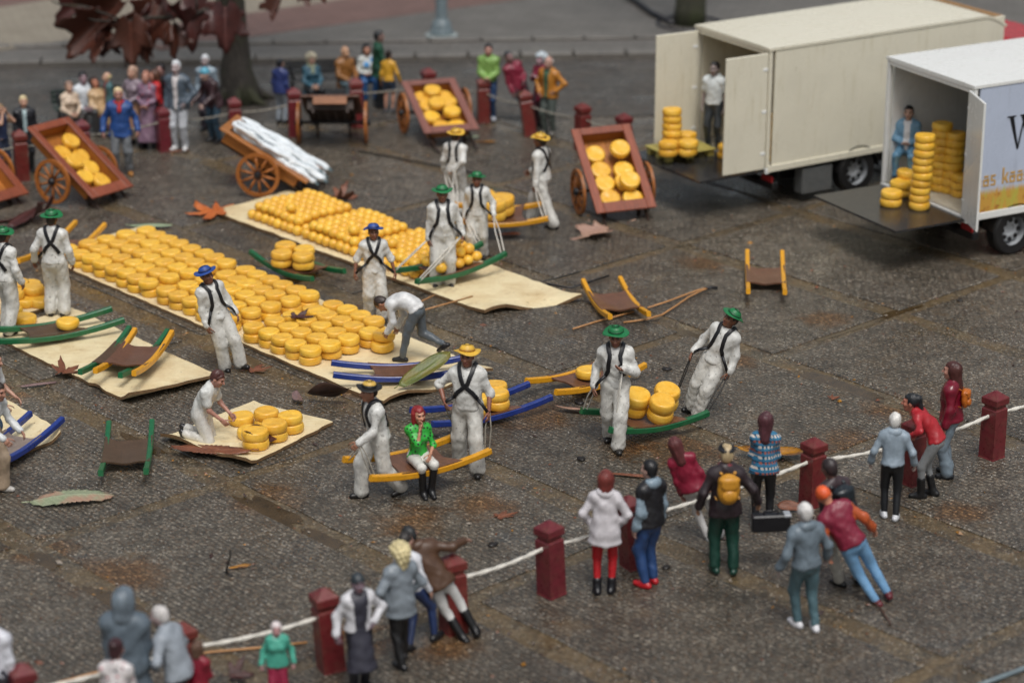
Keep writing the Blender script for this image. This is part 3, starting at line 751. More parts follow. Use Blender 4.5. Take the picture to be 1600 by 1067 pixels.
    # --- carrying harness lying on the cloth
    if harness:
        gfn = lambda P: np.minimum(fn(P), dist(pelv + tors, P, fit + .014))
        def onto(p, off=.008):
            for _ in range(4):
                e = 1e-3; d0 = gfn(p[None])[0]; g = np.array([gfn((p + np.eye(3)[k] * e)[None])[0] - d0 for k in range(3)]) / e; g = unit(g); p = p - g * (d0 - off)
            return p, g
        for s in (-1, 1):
            q = -s if harness == 'X' else s
            k1 = [(-q * -.12 if False else q * .135, -.12, .02), (q * .10, -.16, .10), (s * .03 if harness == 'X' else s * .088, -.17, .22), (s * .075, -.15, .34), (s * .098, -.07, .42), (s * .10, .0, .44), (s * .095, .08, .42), (s * .07, .15, .33), (s * .03 if harness == 'X' else s * .075, .16, .22), (q * .09, .16, .10), (q * .135, .12, .02)]
            loc = []
            for (x, y, z) in k1:
                b = wst + Rh @ np.array([x, y, z - .0]) if z < .15 else chs + Rf @ np.array([x, y, z - .2]); loc.append(b)
            pts = []; ups = []
            for k in range(len(loc) - 1):
                for t in (0, .5):
                    p, g = onto(loc[k] * (1 - t) + loc[k + 1] * t); pts.append(p); ups.append(g)
            p, g = onto(loc[-1]); pts.append(p); ups.append(g)
            sb = MB(); sb.tube(pts, 1.0, n=8, flat=(.058, .016), up=ups)
            # hanging end down to the hand
            e0 = pts[0]; e1 = wr[q] + np.array([0, -.03, -.02]); sb.tube([e0, e0 * .6 + e1 * .4 + np.array([q * .02, -.03, 0]), e1], 1.0, n=6, flat=(.05, .014), up=[np.array([q * .6, -1, 0])] * 3)
            link('strap', sb.mesh('strap', [M_BLACK], True), o)
    PEOPLE.append(o)
    A = np.array(Wm)
    W_ = lambda p: (A @ np.append(p, 1))[:3]
    return dict(obj=o, wrist={s: W_(wr[s]) for s in wr}, hip={s: W_(hip[s]) for s in hip}, chest=W_(chs), Rchest=A[:3, :3] / S @ Rf, S=S, neck=W_(nck))
# ------------------------------------------------------------------ ground, paving, kerb
def clip_poly(poly, p, n):
    out = []
    for i in range(len(poly)):
        a, b = np.array(poly[i], float), np.array(poly[(i + 1) % len(poly)], float)
        da, db = (a - p) @ n, (b - p) @ n
        if da <= 0: out.append(tuple(a))
        if (da < 0) != (db < 0) and abs(da - db) > 1e-9: out.append(tuple(a + (b - a) * da / (da - db)))
    return out
mb = MB(); mb.add([(-500, -300, -.024), (500, -300, -.024), (500, 700, -.024), (-500, 700, -.024)], [(0, 1, 2, 3)])
ground = structure(mb.obj('ground', M_GUTTER))
KP = np.array([-12.4, 58.45]); KN = unit(np.array([-.066, 1.0]))           # kerb line and its normal (away from us)
ROADP = KP - KN * 5.6
# slabs of stamped setts with sunk joints between them; each slab is its own piece
TG = [-40.4 + 3.26 * k for k in range(26)]
slab_rng = random.Random(3)
for k in range(25):
    t0, t1 = TG[k], TG[k + 1]
    # wide, silted gutters where the photograph shows them, narrow joints elsewhere
    g0 = .30 if k % 1 == 0 else .05
    so = (2.3 if t0 < 1 else 4.1) - 5.3 * 5
    for j in range(10):
        s0 = so + 5.3 * j; s1 = s0 + 5.3
        wide = .24
        a, b, c, d = s0 + .20, s1 - .04, t0 + .21, t1 - .21
        rect = [tuple((np.array([0, 40.]) + AX * s + BX * t)) for s, t in ((a, c), (b, c), (b, d), (a, d))]
        rect = clip_poly(rect, ROADP - KN * .05, KN)
        if len(rect) < 3: continue
        cen = np.mean(np.array(rect), axis=0)
        if cen[1] < 20 or cen[1] > 64 or abs(cen[0]) > 22: continue
        ar = 0
        for q in range(len(rect)): ar += rect[q][0] * rect[(q + 1) % len(rect)][1] - rect[(q + 1) % len(rect)][0] * rect[q][1]
        if abs(ar) < .3: continue
        sb = MB(); n = len(rect); dz = slab_rng.uniform(-.006, .006)
        # slightly wavy worn edge: subdivide the outline
        out = []
        for q in range(n):
            A_, B_ = np.array(rect[q]), np.array(rect[(q + 1) % n]); m = max(2, int(np.linalg.norm(B_ - A_) / .35))
            nn = unit(np.array([(B_ - A_)[1], -(B_ - A_)[0]]))
            for r in range(m):
                f = r / m; wv = (mnoise.noise(Vector((*(A_ + (B_ - A_) * f), 3.3)) * 1.7) * .030) if r else 0
                out.append(A_ + (B_ - A_) * f + nn * wv)
        inn = [p + (cen - p) / np.linalg.norm(cen - p) * .03 for p in out]; N = len(out)
        vs = [(*p, -.06) for p in out] + [(*p, -.014 + dz) for p in out] + [(*p, dz) for p in inn]
        fs = [(q, (q + 1) % N, N + (q + 1) % N, N + q) for q in range(N)] + [(N + q, N + (q + 1) % N, 2 * N + (q + 1) % N, 2 * N + q) for q in range(N)] + [tuple(range(2 * N, 3 * N))]
        sb.add(vs, fs); sb.obj('paving_slab', M_SLAB, ground)
def far_poly(d0, d1, x0=-120, x1=120):
    """strip parallel to the kerb between distances d0 and d1 behind the kerb line"""
    T = np.array([KN[1], -KN[0]])
    return [tuple(KP + KN * d0 + T * (x0 + 12)), tuple(KP + KN * d0 + T * (x1 + 12)), tuple(KP + KN * d1 + T * (x1 + 12)), tuple(KP + KN * d1 + T * (x0 + 12))]
mb = MB(); mb.prism(far_poly(-5.6, -.10), -.06, .002); structure(mb.obj('road', M_ROAD))
kerb = MB(); kerb.prism(far_poly(0, .05), -.06, .02); kerb = structure(kerb.obj('kerb', M_KERB))
T_ = np.array([KN[1], -KN[0]])
for k in range(44):                      # two rows of kerb stones, each stone its own piece
    for row, (d0, d1, zz) in enumerate(((.02, .46, .13), (1.55, 1.80, .17))):
        c = KP + KN * (d0 + d1) / 2 + T_ * (-14 + k * 1.3 + row * .4)
        b = MB(); b.box((c[0], c[1], zz / 2 - .03), (1.26, d1 - d0, zz + .06), rotm(math.atan2(T_[1], T_[0])), .025); b.obj('kerb_stone', M_KERB, kerb)
mb = MB(); mb.prism(far_poly(.5, 1.52), -.06, .10); structure(mb.obj('footpath', M_PAVE))
mb = MB(); mb.prism(far_poly(1.83, 420, -400, 400), -.06, .13); structure(mb.obj('pavement', M_PAVE))
def strip(name, pix, mat, z0, z1):
    p = [G(*q, z1)[:2] for q in pix]; b = MB(); b.prism([tuple(q) for q in p][::1], z0, z1); o = structure(b.obj(name, mat)); return o
def far_line(a, b, t):  # continue a ground line beyond the picture
    A_, B_ = G(*a, .13)[:2], G(*b, .13)[:2]; return A_ + (B_ - A_) * t
def poly_from(pts, name, mat, z0, z1):
    pts = [tuple(p) for p in pts]
    ar = sum(pts[q][0] * pts[(q + 1) % len(pts)][1] - pts[(q + 1) % len(pts)][0] * pts[q][1] for q in range(len(pts)))
    if ar < 0: pts = pts[::-1]
    b = MB(); b.prism(pts, z0, z1); return structure(b.obj(name, mat))
lo = [far_line((0, 78), (330, 30), t) for t in (-.45, 4.2)]; hi = [far_line((0, 12), (80, 0), t) for t in (-1.5, 20)]
poly_from([lo[0], lo[1], hi[1], hi[0]], 'beige_path', M_BEIGE, .05, .1345)
lo2 = [far_line((390, 58), (750, 8), t) for t in (-.36, 3.5)]
poly_from([lo2[0], lo2[1], lo[1] + np.array([-.1, .1]) * 0, far_line((0, 78), (330, 30), .55)], 'red_brick_path', M_REDBR, .05, .139)
hi2 = [far_line((0, 12), (80, 0), t) + np.array([-2, 14]) for t in (-1.5, 20)]
poly_from([hi[0] + np.array([0, .05]), hi[1] + np.array([0, .05]), hi2[1], hi2[0]], 'red_brick_path', M_REDBR, .05, .1345)

# ------------------------------------------------------------------ standing water in the gutters and on the slabs
def mat_puddle():
    t = NT('puddle_water'); v = t.coord('World'); n = t.noise(v, 3.5, 5, .65); g = t.noise(v, 38, 3, .7)
    col = t.mix(t.ramp(n, [(.35, 0.), (.65, 1.)]), (.040, .026, .012, 1), (.075, .048, .022, 1)); col = t.mix(t.ramp(g, [(.55, 0.), (.75, .5)]), col, (.15, .10, .045, 1))
    t.set(Base_Color=col, Roughness=t.ramp(g, [(.3, .05), (.8, .22)]), Normal=t.bump(g, .05, .01)); return t.m
M_PUD = mat_puddle()
def puddle(s0, s1, t0, t1, z, seed):
    r = random.Random(seed); c = ((s0 + s1) / 2, (t0 + t1) / 2); pts = []
    for k in range(44):
        a = 2 * math.pi * k / 44; ca, sa = math.cos(a), math.sin(a); q = (abs(ca) ** 3 + abs(sa) ** 3) ** (-1 / 3)
        rr = 1 + .42 * mnoise.noise(Vector((ca * 1.6 + seed, sa * 1.6, seed * 3.1))) + .22 * mnoise.noise(Vector((ca * 5 + seed, sa * 5, 1.)))
        p = ST(c[0] + ca * q * rr * (s1 - s0) / 2, c[1] + sa * q * min(rr, 1.0) * (t1 - t0) / 2, z); pts.append(p)
    b = MB(); cen = ST(c[0], c[1], z); n = len(pts); b.add([cen] + pts, [(0, 1 + k, 1 + (k + 1) % n) for k in range(n)]); o = b.obj('puddle', M_PUD); structure(o)
for k, (s0, s1, t0, t1, z) in enumerate(((2.95, 4.35, -8.12, -7.66, -.018), (4.5, 5.3, -8.05, -7.75, -.018), (3.9, 5.35, -11.4, -10.95, -.018), (2.6, 3.2, -11.3, -11.0, -.018), (-.2, .8, -7.95, -7.7, -.018), (5.0, 6.6, 1.70, 2.10, -.018),
        (2.0, 2.8, 1.66, 2.0, -.018), (3.98, 4.22, 3.2, 6.0, -.018), (7.2, 8.4, 1.72, 2.0, -.018), (-6.5, -5.2, 4.95, 5.3, -.018))): puddle(s0, s1, t0, t1, z, k + 2)

# ------------------------------------------------------------------ trees, lamp post
def leaf_mesh(kind, seed, curl=.3):
    """thin real leaf: lobed outline, raised midrib, curled blade"""
    r = random.Random(seed); n = 56 if kind != 'ovate' else 32; V = []; F = []
    def outline(a):
        if kind == 'rag':
            d = (math.degrees(a) + 180) % 360 - 180; best = .40
            for q, l in zip([0, 50, -50, 100, -100], [1.0, .80, .80, .55, .55]):
                x = abs(d - q); best = max(best, l * (.30 + .70 * max(0, 1 - x / 38) ** .9) if x < 38 else 0)
            return best * (1 + .06 * math.sin(a * 21)) * (.5 if abs(abs(d) - 180) < 16 else 1)
        if kind == 'maple':
            lob = [0, 52, -52, 104, -104]; L = [1.0, .92, .92, .62, .62]; best = .26
            d = (math.degrees(a) + 180) % 360 - 180
            for q, l in zip(lob, L):
                x = abs(d - q); best = max(best, l * max(0, 1 - x / 31) ** .8 * .86 + .14 if x < 31 else 0)
            best *= 1 + .09 * math.sin(a * 23) ; 
            if abs(abs(d) - 180) < 16: best *= .45
            return best
        if kind == 'oak':
            x = math.cos(a); y = math.sin(a); base = 1 / math.sqrt((x / 1.0) ** 2 + (y / .34) ** 2); return base * (1 - .16 * (math.sin(abs(a) * 9) ** 2) * min(1, abs(math.sin(a)) * 3))
        x = math.cos(a); y = math.sin(a); return 1 / math.sqrt((x / 1.0) ** 2 + (y / .42) ** 2)
    rings = 6; ph = r.uniform(0, 6); c1, c2 = r.uniform(.6, 1.3), r.uniform(-.5, .5)
    def z(x, y):
        return curl * (c1 * (y * y) + .5 * c2 * x * x + .16 * math.sin(3.1 * x + ph) * y + .10 * math.sin(6 * y + ph * 2) - .12 * abs(y)) + .10 * math.exp(-(y / .06) ** 2) * .4
    V.append((0, 0, z(0, 0)))
    for k in range(1, rings + 1):
        for j in range(n):
            a = 2 * math.pi * j / n - math.pi; rr = outline(a) * k / rings; x, y = rr * math.cos(a), rr * math.sin(a); V.append((x, y, z(x, y)))
    for j in range(n):
        F.append((0, 1 + j, 1 + (j + 1) % n))
        for k in range(rings - 1):
            o = 1 + k * n; F.append((o + j, o + n + j, o + n + (j + 1) % n, o + (j + 1) % n))
    m = len(V); V2 = V + [(x, y, q - .014) for x, y, q in V]; F2 = F + [tuple(i + m for i in f[::-1]) for f in F]
    o = 1 + (rings - 1) * n
    for j in range(n): F2.append((o + j, o + m + j, o + m + (j + 1) % n, o + (j + 1) % n))
    b = MB(); b.add(V2, F2)
    st = [(-.0 - .12 * q, .02 * math.sin(q), z(0, 0) + .005) for q in range(6)] if kind == 'maple' else [(-1 - .06 * q, 0, z(-1, 0)) for q in range(4)]
    b.tube(st, .018, n=5)
    return b
LM = dict(orange=mat_leaf('a04f22', 'b8662e', name='orange_leaf'), brown=mat_leaf('5c3423', '7a4a32', name='brown_leaf'), pale=mat_leaf('8c6e5c', 'a48470', '967566', name='pale_brown_leaf'),
          red=mat_leaf('321715', '4a2420', name='dark_red_leaf'), green=mat_leaf('4c5424', '626a34', '6a6228', name='green_leaf'), oak=mat_leaf('7c8468', '8a9278', '9c7c68', name='green_and_orange_leaf'),
          dark=mat_leaf('2a1a16', '3c2620', name='dark_leaf'), mauve=mat_leaf('66504e', '7a6260', name='mauve_leaf'), sage=mat_leaf('7c8a70', '8c9a7c', name='sage_leaf'), ochre=mat_leaf('8a5c16', 'a8741c', '5c3a1a', name='ochre_leaf'), maple=mat_leaf('3a2018', '552e22', '46281e', name='hanging_leaf'))

def trunk_tube(b, base, top, r0, r1, n=14, seg=12, wob=.06, flare=.0, seed=1):
    r = random.Random(seed); base = np.array(base, float); top = np.array(top, float); pts = []; rs = []
    for k in range(seg + 1):
        f = k / seg; p = base + (top - base) * f + np.array([r.uniform(-1, 1), r.uniform(-1, 1), 0]) * wob * (f > 0); pts.append(p); rs.append((r0 + (r1 - r0) * f + flare * math.exp(-f * seg / 1.6)) * r.uniform(.95, 1.05))
    b.tube(pts, rs, n=n); return pts, rs
bark = mat_bark((.052, .044, .036, 1), (.045, .05, .02, 1))
tb = np.array([-6.1, 54.9, 0.0])
tb = np.array([*G(374, 158)[:2], 0])
tree = thing('tree', 'dark mossy tree trunk with hanging red brown maple leaves', 'tree', M=Matrix.Translation(Vector(tb)))
b = MB(); tp_, tr_ = trunk_tube(b, (0, 0, -.05), (-.28, .25, 8.4), .31, .20, 18, 22, .03, .22, 5)
for a in range(7):
    an = a * .9 + .2; b.tube([(.25 * math.cos(an), .25 * math.sin(an), .34), (.55 * math.cos(an), .55 * math.sin(an), .10), (.85 * math.cos(an + .1), .85 * math.sin(an + .1), -.04)], [.15, .11, .05], n=7)
for k, (h, an, L) in enumerate(((5.6, .4, 3.0), (6.6, 2.5, 2.8), (7.4, 4.4, 2.6), (8.2, 1.4, 2.4), (8.2, 5.4, 2.2))):
    p = np.array([-.12 * h / 8.4, .25 * h / 8.4, h]); q = [p + np.array([math.cos(an), math.sin(an), .65 + .1 * f]) * L * f + np.array([0, 0, .1 * math.sin(f * 5)]) for f in np.linspace(0, 1, 7)]; b.tube(q, list(np.linspace(.16, .03, 7)), n=8)
b.obj('trunk', bark, tree, True)
# the leafy low branch in front of the trunk
YB = tb[1] - 1.3
bp = [at_depth(*q, YB + d) - tb for q, d in (((372, -60), 1.3), ((352, -10), .6), ((330, 12), .2), ((305, 22), .1), ((270, 27), 0), ((235, 28), 0), ((195, 33), 0), ((150, 33), 0), ((120, 24), 0))]
b = MB(); b.tube(bp, list(np.linspace(.07, .02, len(bp))), n=7)
b.tube([bp[3], at_depth(308, 8, YB) - tb, at_depth(304, -12, YB) - tb], [.035, .028, .02], n=6)
b.tube([bp[6], at_depth(130, 10, YB) - tb, at_depth(95, 8, YB) - tb, at_depth(80, 2, YB) - tb], [.03, .026, .022, .015], n=6)
b.tube([at_depth(372, -60, YB + .6) - tb, at_depth(440, -18, YB) - tb, at_depth(500, -12, YB) - tb, at_depth(540, -20, YB) - tb], [.05, .04, .03, .02], n=6)
b.obj('branch', bark, tree, True)
HL = [  # centre px, size px, in-plane turn, tip pixel direction (dx, dy), depth
    (150, 40, 78, (-.75, .85), 0), (205, 44, 66, (.05, 1), -.15), (240, 22, 80, (-.25, .8), .15), (178, 10, 70, (-.5, .6), .1), (268, 50, 50, (.2, 1), -.1), (290, 16, 66, (.5, .75), .12), (165, 62, 42, (-.1, 1), .05),
    (352, 25, 66, (.05, 1), -.25), (432, 4, 34, (-.2, .9), 0), (472, -12, 36, (.9, .2), -.1), (500, -14, 30, (.8, .25), 0), (225, 70, 34, (.2, 1), .1), (195, 84, 30, (.1, 1), .15), (255, 4, 60, (.3, .5), .3), (120, 12, 50, (-.9, .35), .2)]
r_ = random.Random(11)
lm = [leaf_mesh('rag', 20 + k, 1.5).mesh('leaf', [LM['maple'], LM['red']], True) for k in range(5)]
lm2 = [leaf_mesh('rag', 40 + k, 1.9).mesh('leaf', [LM['red']], True) for k in range(3)]
def put_leaf(p, tipdir, facing, size, k):
    x = unit(tipdir); n = unit(facing - x * (facing @ x)); y = np.cross(n, x); R = np.stack([x, y, n], 1)
    o = link('leaf', (lm + lm2)[k % 8], tree); o.matrix_local = m4(R, p, size)
for k, (px, py, sz, (dx, dy), dd) in enumerate(HL):
    p = at_depth(px, py, YB + dd) - tb; q = at_depth(px + dx * 10, py + dy * 10, YB + dd) - tb
    put_leaf(p, q - p + np.array([0, r_.uniform(-.06, .06), 0]), np.array([r_.uniform(-1.3, 1.3), -1, r_.uniform(-.2, .5)]), sz / 67 * .88, k)
for k in range(120):                     # crown above the picture
    an = r_.uniform(0, 6.28); rr = 3.4 * math.sqrt(r_.random()); p = np.array([rr * math.cos(an), rr * math.sin(an), r_.uniform(7.2, 10.8) - rr * .2])
    put_leaf(p, np.array([r_.uniform(-1, 1), r_.uniform(-1, 1), -r_.random()]), np.array([r_.uniform(-1, 1), r_.uniform(-1, 1), 1]), r_.uniform(.5, .8), k)

t2 = np.array([*G(1077, 38, .13)[:2], .13])
tree2 = thing('tree', 'green mossy tree trunk in round planting pit behind the trucks', 'tree', M=Matrix.Translation(Vector(t2)))
b = MB(); trunk_tube(b, (0, 0, -.03), (.1, .1, 7.5), .36, .28, 16, 16, .03, .10, 8); b.obj('trunk', mat_bark((.05, .05, .03, 1), (.05, .062, .022, 1)), tree2, True)
b = MB(); b.lathe([(.78, .0), (.80, .05), (.86, .06), (.88, .0)], 28); b.obj('pit_ring', M_BLACK, tree2, True)
for k in range(60):
    an = r_.uniform(0, 6.28); rr = 2.2 * math.sqrt(r_.random()); o = link('leaf', lm[k % 5], tree2); o.matrix_local = m4(rotm(an, r_.uniform(-1, 1), r_.uniform(-1, 1)), (rr * math.cos(an), rr * math.sin(an), r_.uniform(6, 8.6)), .5)
b = MB(); b.tube([G(1052, 38, .18), G(1020, 22, .2), G(985, -4, .22), G(940, -30, .2)], .075, n=8); tag(b.obj('hose', M_BLACK, None, True), 'thick black hose running to the mossy tree trunk', 'hose')

lp = np.array([*G(690, 56, .13)[:2], .13])
lamp = thing('street_lamp', 'grey street lamp post with stepped round base', 'street lamp', M=Matrix.Translation(Vector(lp)))
b = MB(); b.lathe([(0, 0), (.42, 0), (.42, .03), (.36, .05), (0, .05)], 28); b.obj('base_plate', paint('8e9898', .45, .3), lamp, True, 40)
b = MB(); b.lathe([(.30, .05), (.30, .14), (.26, .17), (.24, .34), (.20, .38), (.165, .44), (.15, .5), (.135, 3), (.12, 6.4), (.14, 6.42), (.14, 6.5), (0, 6.5)], 24); b.obj('post', M_STEEL, lamp, True, 40)
b = MB(); b.lathe([(.10, 6.5), (.26, 7.1), (.30, 7.1), (.1, 7.4), (0, 7.45)], 8); b.obj('lantern', paint('c8ccc8', .3), lamp)

# ------------------------------------------------------------------ bollards and rope
def bollard_mesh(seed):
    b = MB(); q = math.sqrt(2)
    def ringz(prof):
        b.lathe([(r * q, z) for r, z in prof], 4, rotm(math.pi / 4))
    ringz([(.0, 0), (.142, 0), (.142, .012), (.136, .03), (.133, .775), (.122, .792), (.112, .797), (.110, .832), (.118, .838), (.140, .856), (.143, .872), (.143, .948), (.136, .960), (.02, 1.050), (0, 1.052)])
    return b.mesh('bollard', M_BOLL)
BM = bollard_mesh(0)
def bollard(px, py, label, group, H=1.05, yaw=38, lean=(0, 0), top=None, z0=0):
    g = G(px, py)
    if top: H = height_to(px, py, 0, top)
    o = link('bollard', BM); tag(o, label, 'bollard', group)
    o.matrix_world = Matrix.Translation(Vector(g)) @ Matrix.Rotation(rad(lean[0]), 4, 'Y') @ Matrix.Rotation(rad(-lean[1]), 4, 'X') @ Matrix.Rotation(rad(yaw), 4, 'Z') @ Matrix.Scale(H / 1.05, 4)
    M = np.array(o.matrix_world); return (M @ np.array([0, 0, .70, 1]))[:3]
FG = 'red bollards of the front rope line'; BG = 'red bollards of the back rope line'
f = []
f.append(bollard(1549, 714, 'dark red bollard standing alone at the right end of the front rope', FG, 1.06, 40))
f.append(bollard(1424, 755, 'dark red bollard half hidden by the woman in red top bending over it', FG, 1.02, 38))
f.append(bollard(1268, 788, 'dark red bollard behind the person with the dark backpack', FG, 1.03, 36))
f.append(bollard(990, 884, 'tilted dark red bollard between the white coat and the black vest', FG, 1.06, 30, (-5, -3)))
f.append(bollard(862, 928, 'dark red bollard left of the woman in white coat and red leggings', FG, 1.06, 42, (-2.5, 0)))
f.append(bollard(709, 985, 'bright red capped bollard behind the leaning person in brown coat', FG, 1.08, 30, (-1, 0)))
f.append(bollard(518, 1044, 'leaning red bollard left of the person in white jacket and dark apron', FG, 1.10, 25, (-4, 0)))
f.append(bollard(290, 1092, 'red bollard whose cap shows behind the bent white haired person in grey', FG, 1.03, 38))
f.append(bollard(42, 1163, 'red bollard whose cap just shows at the lower left corner', FG, 1.06, 30))
def rope(path, r, mat, label, sag=.05):
    pts = []
    for a, c in zip(path[:-1], path[1:]):
        for k in range(8):
            t = k / 8; p = a + (c - a) * t; p = p - np.array([0, 0, 4 * sag * t * (1 - t)]); pts.append(p)
    pts.append(path[-1])
    # laid rope: one tube whose three lobes wind along it
    P = np.array(pts); seg = np.linalg.norm(np.diff(P, axis=0), axis=1); cum = np.concatenate([[0], np.cumsum(seg)]); N = int(cum[-1] / (r * 1.6)); q = np.linspace(0, cum[-1], N)
    C = np.stack([np.interp(q, cum, P[:, i]) for i in range(3)], 1); T = np.gradient(C, axis=0); T /= np.linalg.norm(T, axis=1)[:, None]; U = np.cross(T, [0, 0, 1.]); U /= np.linalg.norm(U, axis=1)[:, None]; Wv = np.cross(U, T); n = 9; vs = []
    for i in range(N):
        for j in range(n):
            a = 2 * math.pi * j / n; rr = r * (1 + .24 * math.cos(3 * a - q[i] / r * .62)) * (1 + .06 * math.sin(q[i] * 7)); vs.append(C[i] + rr * (math.cos(a) * U[i] + math.sin(a) * Wv[i]))
    b = MB(); b.add(vs, [(i * n + j, i * n + (j + 1) % n, (i + 1) * n + (j + 1) % n, (i + 1) * n + j) for i in range(N - 1) for j in range(n)]); return tag(b.obj('rope', mat, None, True), label, 'rope')
start = f[0] + (f[0] - f[1]) * 1.0
rope([start] + f + [f[-1] + (f[-1] - f[-2])], .026, M_ROPE, 'white rope threaded through the front line of red bollards', .06)
k = []
k.append(bollard(35, 281, 'red back row bollard left of the cheese cart at the far left', BG, top=203, yaw=20))
k.append(bollard(132, 262, 'red back row bollard mostly hidden behind the left cheese cart', BG, yaw=20, top=187))
k.append(bollard(257, 236, 'red back row bollard beside the person in grey suit', BG, yaw=25, top=167))
k.append(bollard(368, 224, 'dark red bollard showing above the cart of white canvas', BG, yaw=15, top=152))
k.append(bollard(461, 212, 'red back row bollard left of the dark cart seen from behind', BG, yaw=10, top=137))
k.append(bollard(557, 198, 'red back row bollard right of the dark cart seen from behind', BG, yaw=10, top=121))
k.append(bollard(670, 180, 'dark red bollard behind the middle cart of round cheeses', BG, yaw=20, top=106))
k.append(bollard(755, 191, 'red back row bollard in front of the person in lime green jumper', BG, yaw=10, top=121))
k.append(bollard(828, 211, 'leaning red bollard in front of the person in orange jacket', BG, yaw=10, top=140, lean=(-7, 0)))
k.append(bollard(910, 234, 'red bollard showing over the left rim of the right cheese cart', BG, yaw=30, top=161))
k.append(bollard(974, 252, 'red bollard showing over the right rim of the right cheese cart', BG, yaw=30, top=177))
rope([k[0] + np.array([-2, -1, 0])] + k, .017, M_ROPEOLD, 'thin pale rope threaded through the back line of red bollards', .05)
# ------------------------------------------------------------------ cheeses
def wheel_mesh(seed):
    r, h, e = .200, .142, .034; pf = [(0, 0), (r - .045, 0)]
    for a in np.linspace(-80, 0, 5): pf.append((r - .008 - e + e * math.cos(rad(a)), e + e * math.sin(rad(a))))
    pf += [(r - .001, h * .42), (r - .001, h * .58)]
    for a in np.linspace(0, 80, 5): pf.append((r - .008 - e + e * math.cos(rad(a)), h - e + e * math.sin(rad(a))))
    pf += [(r - .055, h + .001), (r - .085, h - .003), (.06, h - .006), (0, h - .006)]
    rr = random.Random(seed); ph = [rr.uniform(0, 6) for _ in range(4)]
    b = MB(); b.lathe(pf, 26, wob=lambda r_, a: .0045 * math.sin(2 * a + ph[0]) + .003 * math.sin(3 * a + ph[1])); return b.mesh('cheese', M_CHEESE, True)
WM = [wheel_mesh(k) for k in range(5)]
def ball_mesh(seed):
    b = MB(); pf = [(.0, -.092)] + [(.110 * math.cos(rad(a)), .098 * math.sin(rad(a))) for a in range(-72, 73, 18)] + [(0, .094)]
    b.lathe(pf, 16); return b.mesh('cheese_ball', M_CHEESE, True)
BLM = [ball_mesh(0)]
CR = random.Random(5)
def wheel(M, label, group, jit=.008, sc=None):
    o = link('cheese', WM[CR.randrange(5)]); tag(o, label, 'cheese', group)
    s = (sc or 1.0) * CR.uniform(.97, 1.03)
    o.matrix_world = M @ Matrix.Translation(Vector((CR.uniform(-jit, jit), CR.uniform(-jit, jit), 0))) @ Matrix.Rotation(CR.uniform(0, 6.28), 4, 'Z') @ Matrix.Rotation(CR.uniform(-.015, .015), 4, 'X') @ Matrix.Scale(s, 4); return o
def ball(p, label, group, s=1.0):
    o = link('small_cheese', BLM[0]); tag(o, label, 'cheese', group)
    o.matrix_world = Matrix.Translation(Vector(p)) @ Matrix.Rotation(CR.uniform(0, 6.28), 4, 'Z') @ Matrix.Rotation(CR.uniform(-.35, .35), 4, 'X') @ Matrix.Scale(s * CR.uniform(.95, 1.05), 4); return o
T3 = lambda p: Matrix.Translation(Vector([float(q) for q in p]))

# ------------------------------------------------------------------ boards on the ground
def board(corners, label, thick=.05, z=.01, curl=None, seed=1, n=(26, 14), group='cream boards under the cheese'):
    """painted sheet: slightly warped, with ragged curling ends. corners: four ground points in order"""
    c = [np.array(q, float)[:2] for q in corners]; r = np.random.default_rng(seed); nu, nv = n; cen = np.mean(c, axis=0)
    top = []
    for i in range(nu + 1):
        for j in range(nv + 1):
            u, v = i / nu, j / nv; p = c[0] * (1 - u) * (1 - v) + c[1] * u * (1 - v) + c[2] * u * v + c[3] * (1 - u) * v
            e = min(u, 1 - u, v, 1 - v); ed = .035 if e == 0 else 0
            p = p + np.array([mnoise.noise(Vector((p[0] * 4, p[1] * 4, seed))), mnoise.noise(Vector((p[0] * 4, p[1] * 4, seed + 9)))]) * ed
            zz = z + thick + .012 * mnoise.noise(Vector((p[0] * .9, p[1] * .9, seed)))
            if curl: zz += curl(u, v)
            top.append((p[0], p[1], zz))
    m = len(top); W_ = nv + 1
    bot = [(x, y, max(zz - thick, .006)) for x, y, zz in top]
    F = [(i * W_ + j, (i + 1) * W_ + j, (i + 1) * W_ + j + 1, i * W_ + j + 1) for i in range(nu) for j in range(nv)]
    a0 = np.array(top[F[0][1]]) - np.array(top[F[0][0]]); a1 = np.array(top[F[0][2]]) - np.array(top[F[0][1]])
    flip = np.cross(a0, a1)[2] < 0
    fx = (lambda f: f[::-1]) if flip else (lambda f: f)
    b = MB(); o = cen
    b.add([(x - o[0], y - o[1], q) for x, y, q in top + bot], [fx(f) for f in F] + [fx(tuple(i + m for i in f[::-1])) for f in F])
    rim = [i * W_ for i in range(nu + 1)] + [nu * W_ + j for j in range(1, W_)] + [i * W_ + nv for i in range(nu - 1, -1, -1)] + [j for j in range(nv - 1, 0, -1)]
    ef = [(rim[k], rim[k - 1], rim[k - 1] + m, rim[k] + m) for k in range(len(rim))]
    b.f += [fx(f) for f in ef]; b.m += [1] * len(ef)
    ob = b.obj('board', [M_BOARD, M_BOARDEDGE]); ob.location = (o[0], o[1], 0); return tag(ob, label, 'board', group)
board([ST(-8.55, -4.17), ST(1.62, -4.17), ST(1.72, -1.95), ST(-8.75, -1.70)], 'long cream board under the rows of flat cheese wheels', .05, n=(60, 14), seed=2,
      curl=lambda u, v: .10 * max(0, (u - .955) / .045) * (0.4 + math.sin(v * 9) * .6) if u > .955 else 0)
board([ST(-8.62, -.14), ST(-.55, -.14), ST(.05, 1.62), ST(-8.75, 1.85)], 'long cream board under the pile of small round cheeses', .06, n=(54, 14), seed=3,
      curl=lambda u, v: .09 * max(0, (u - .95) / .05) * math.sin(v * 7 + .4) if u > .95 else 0)
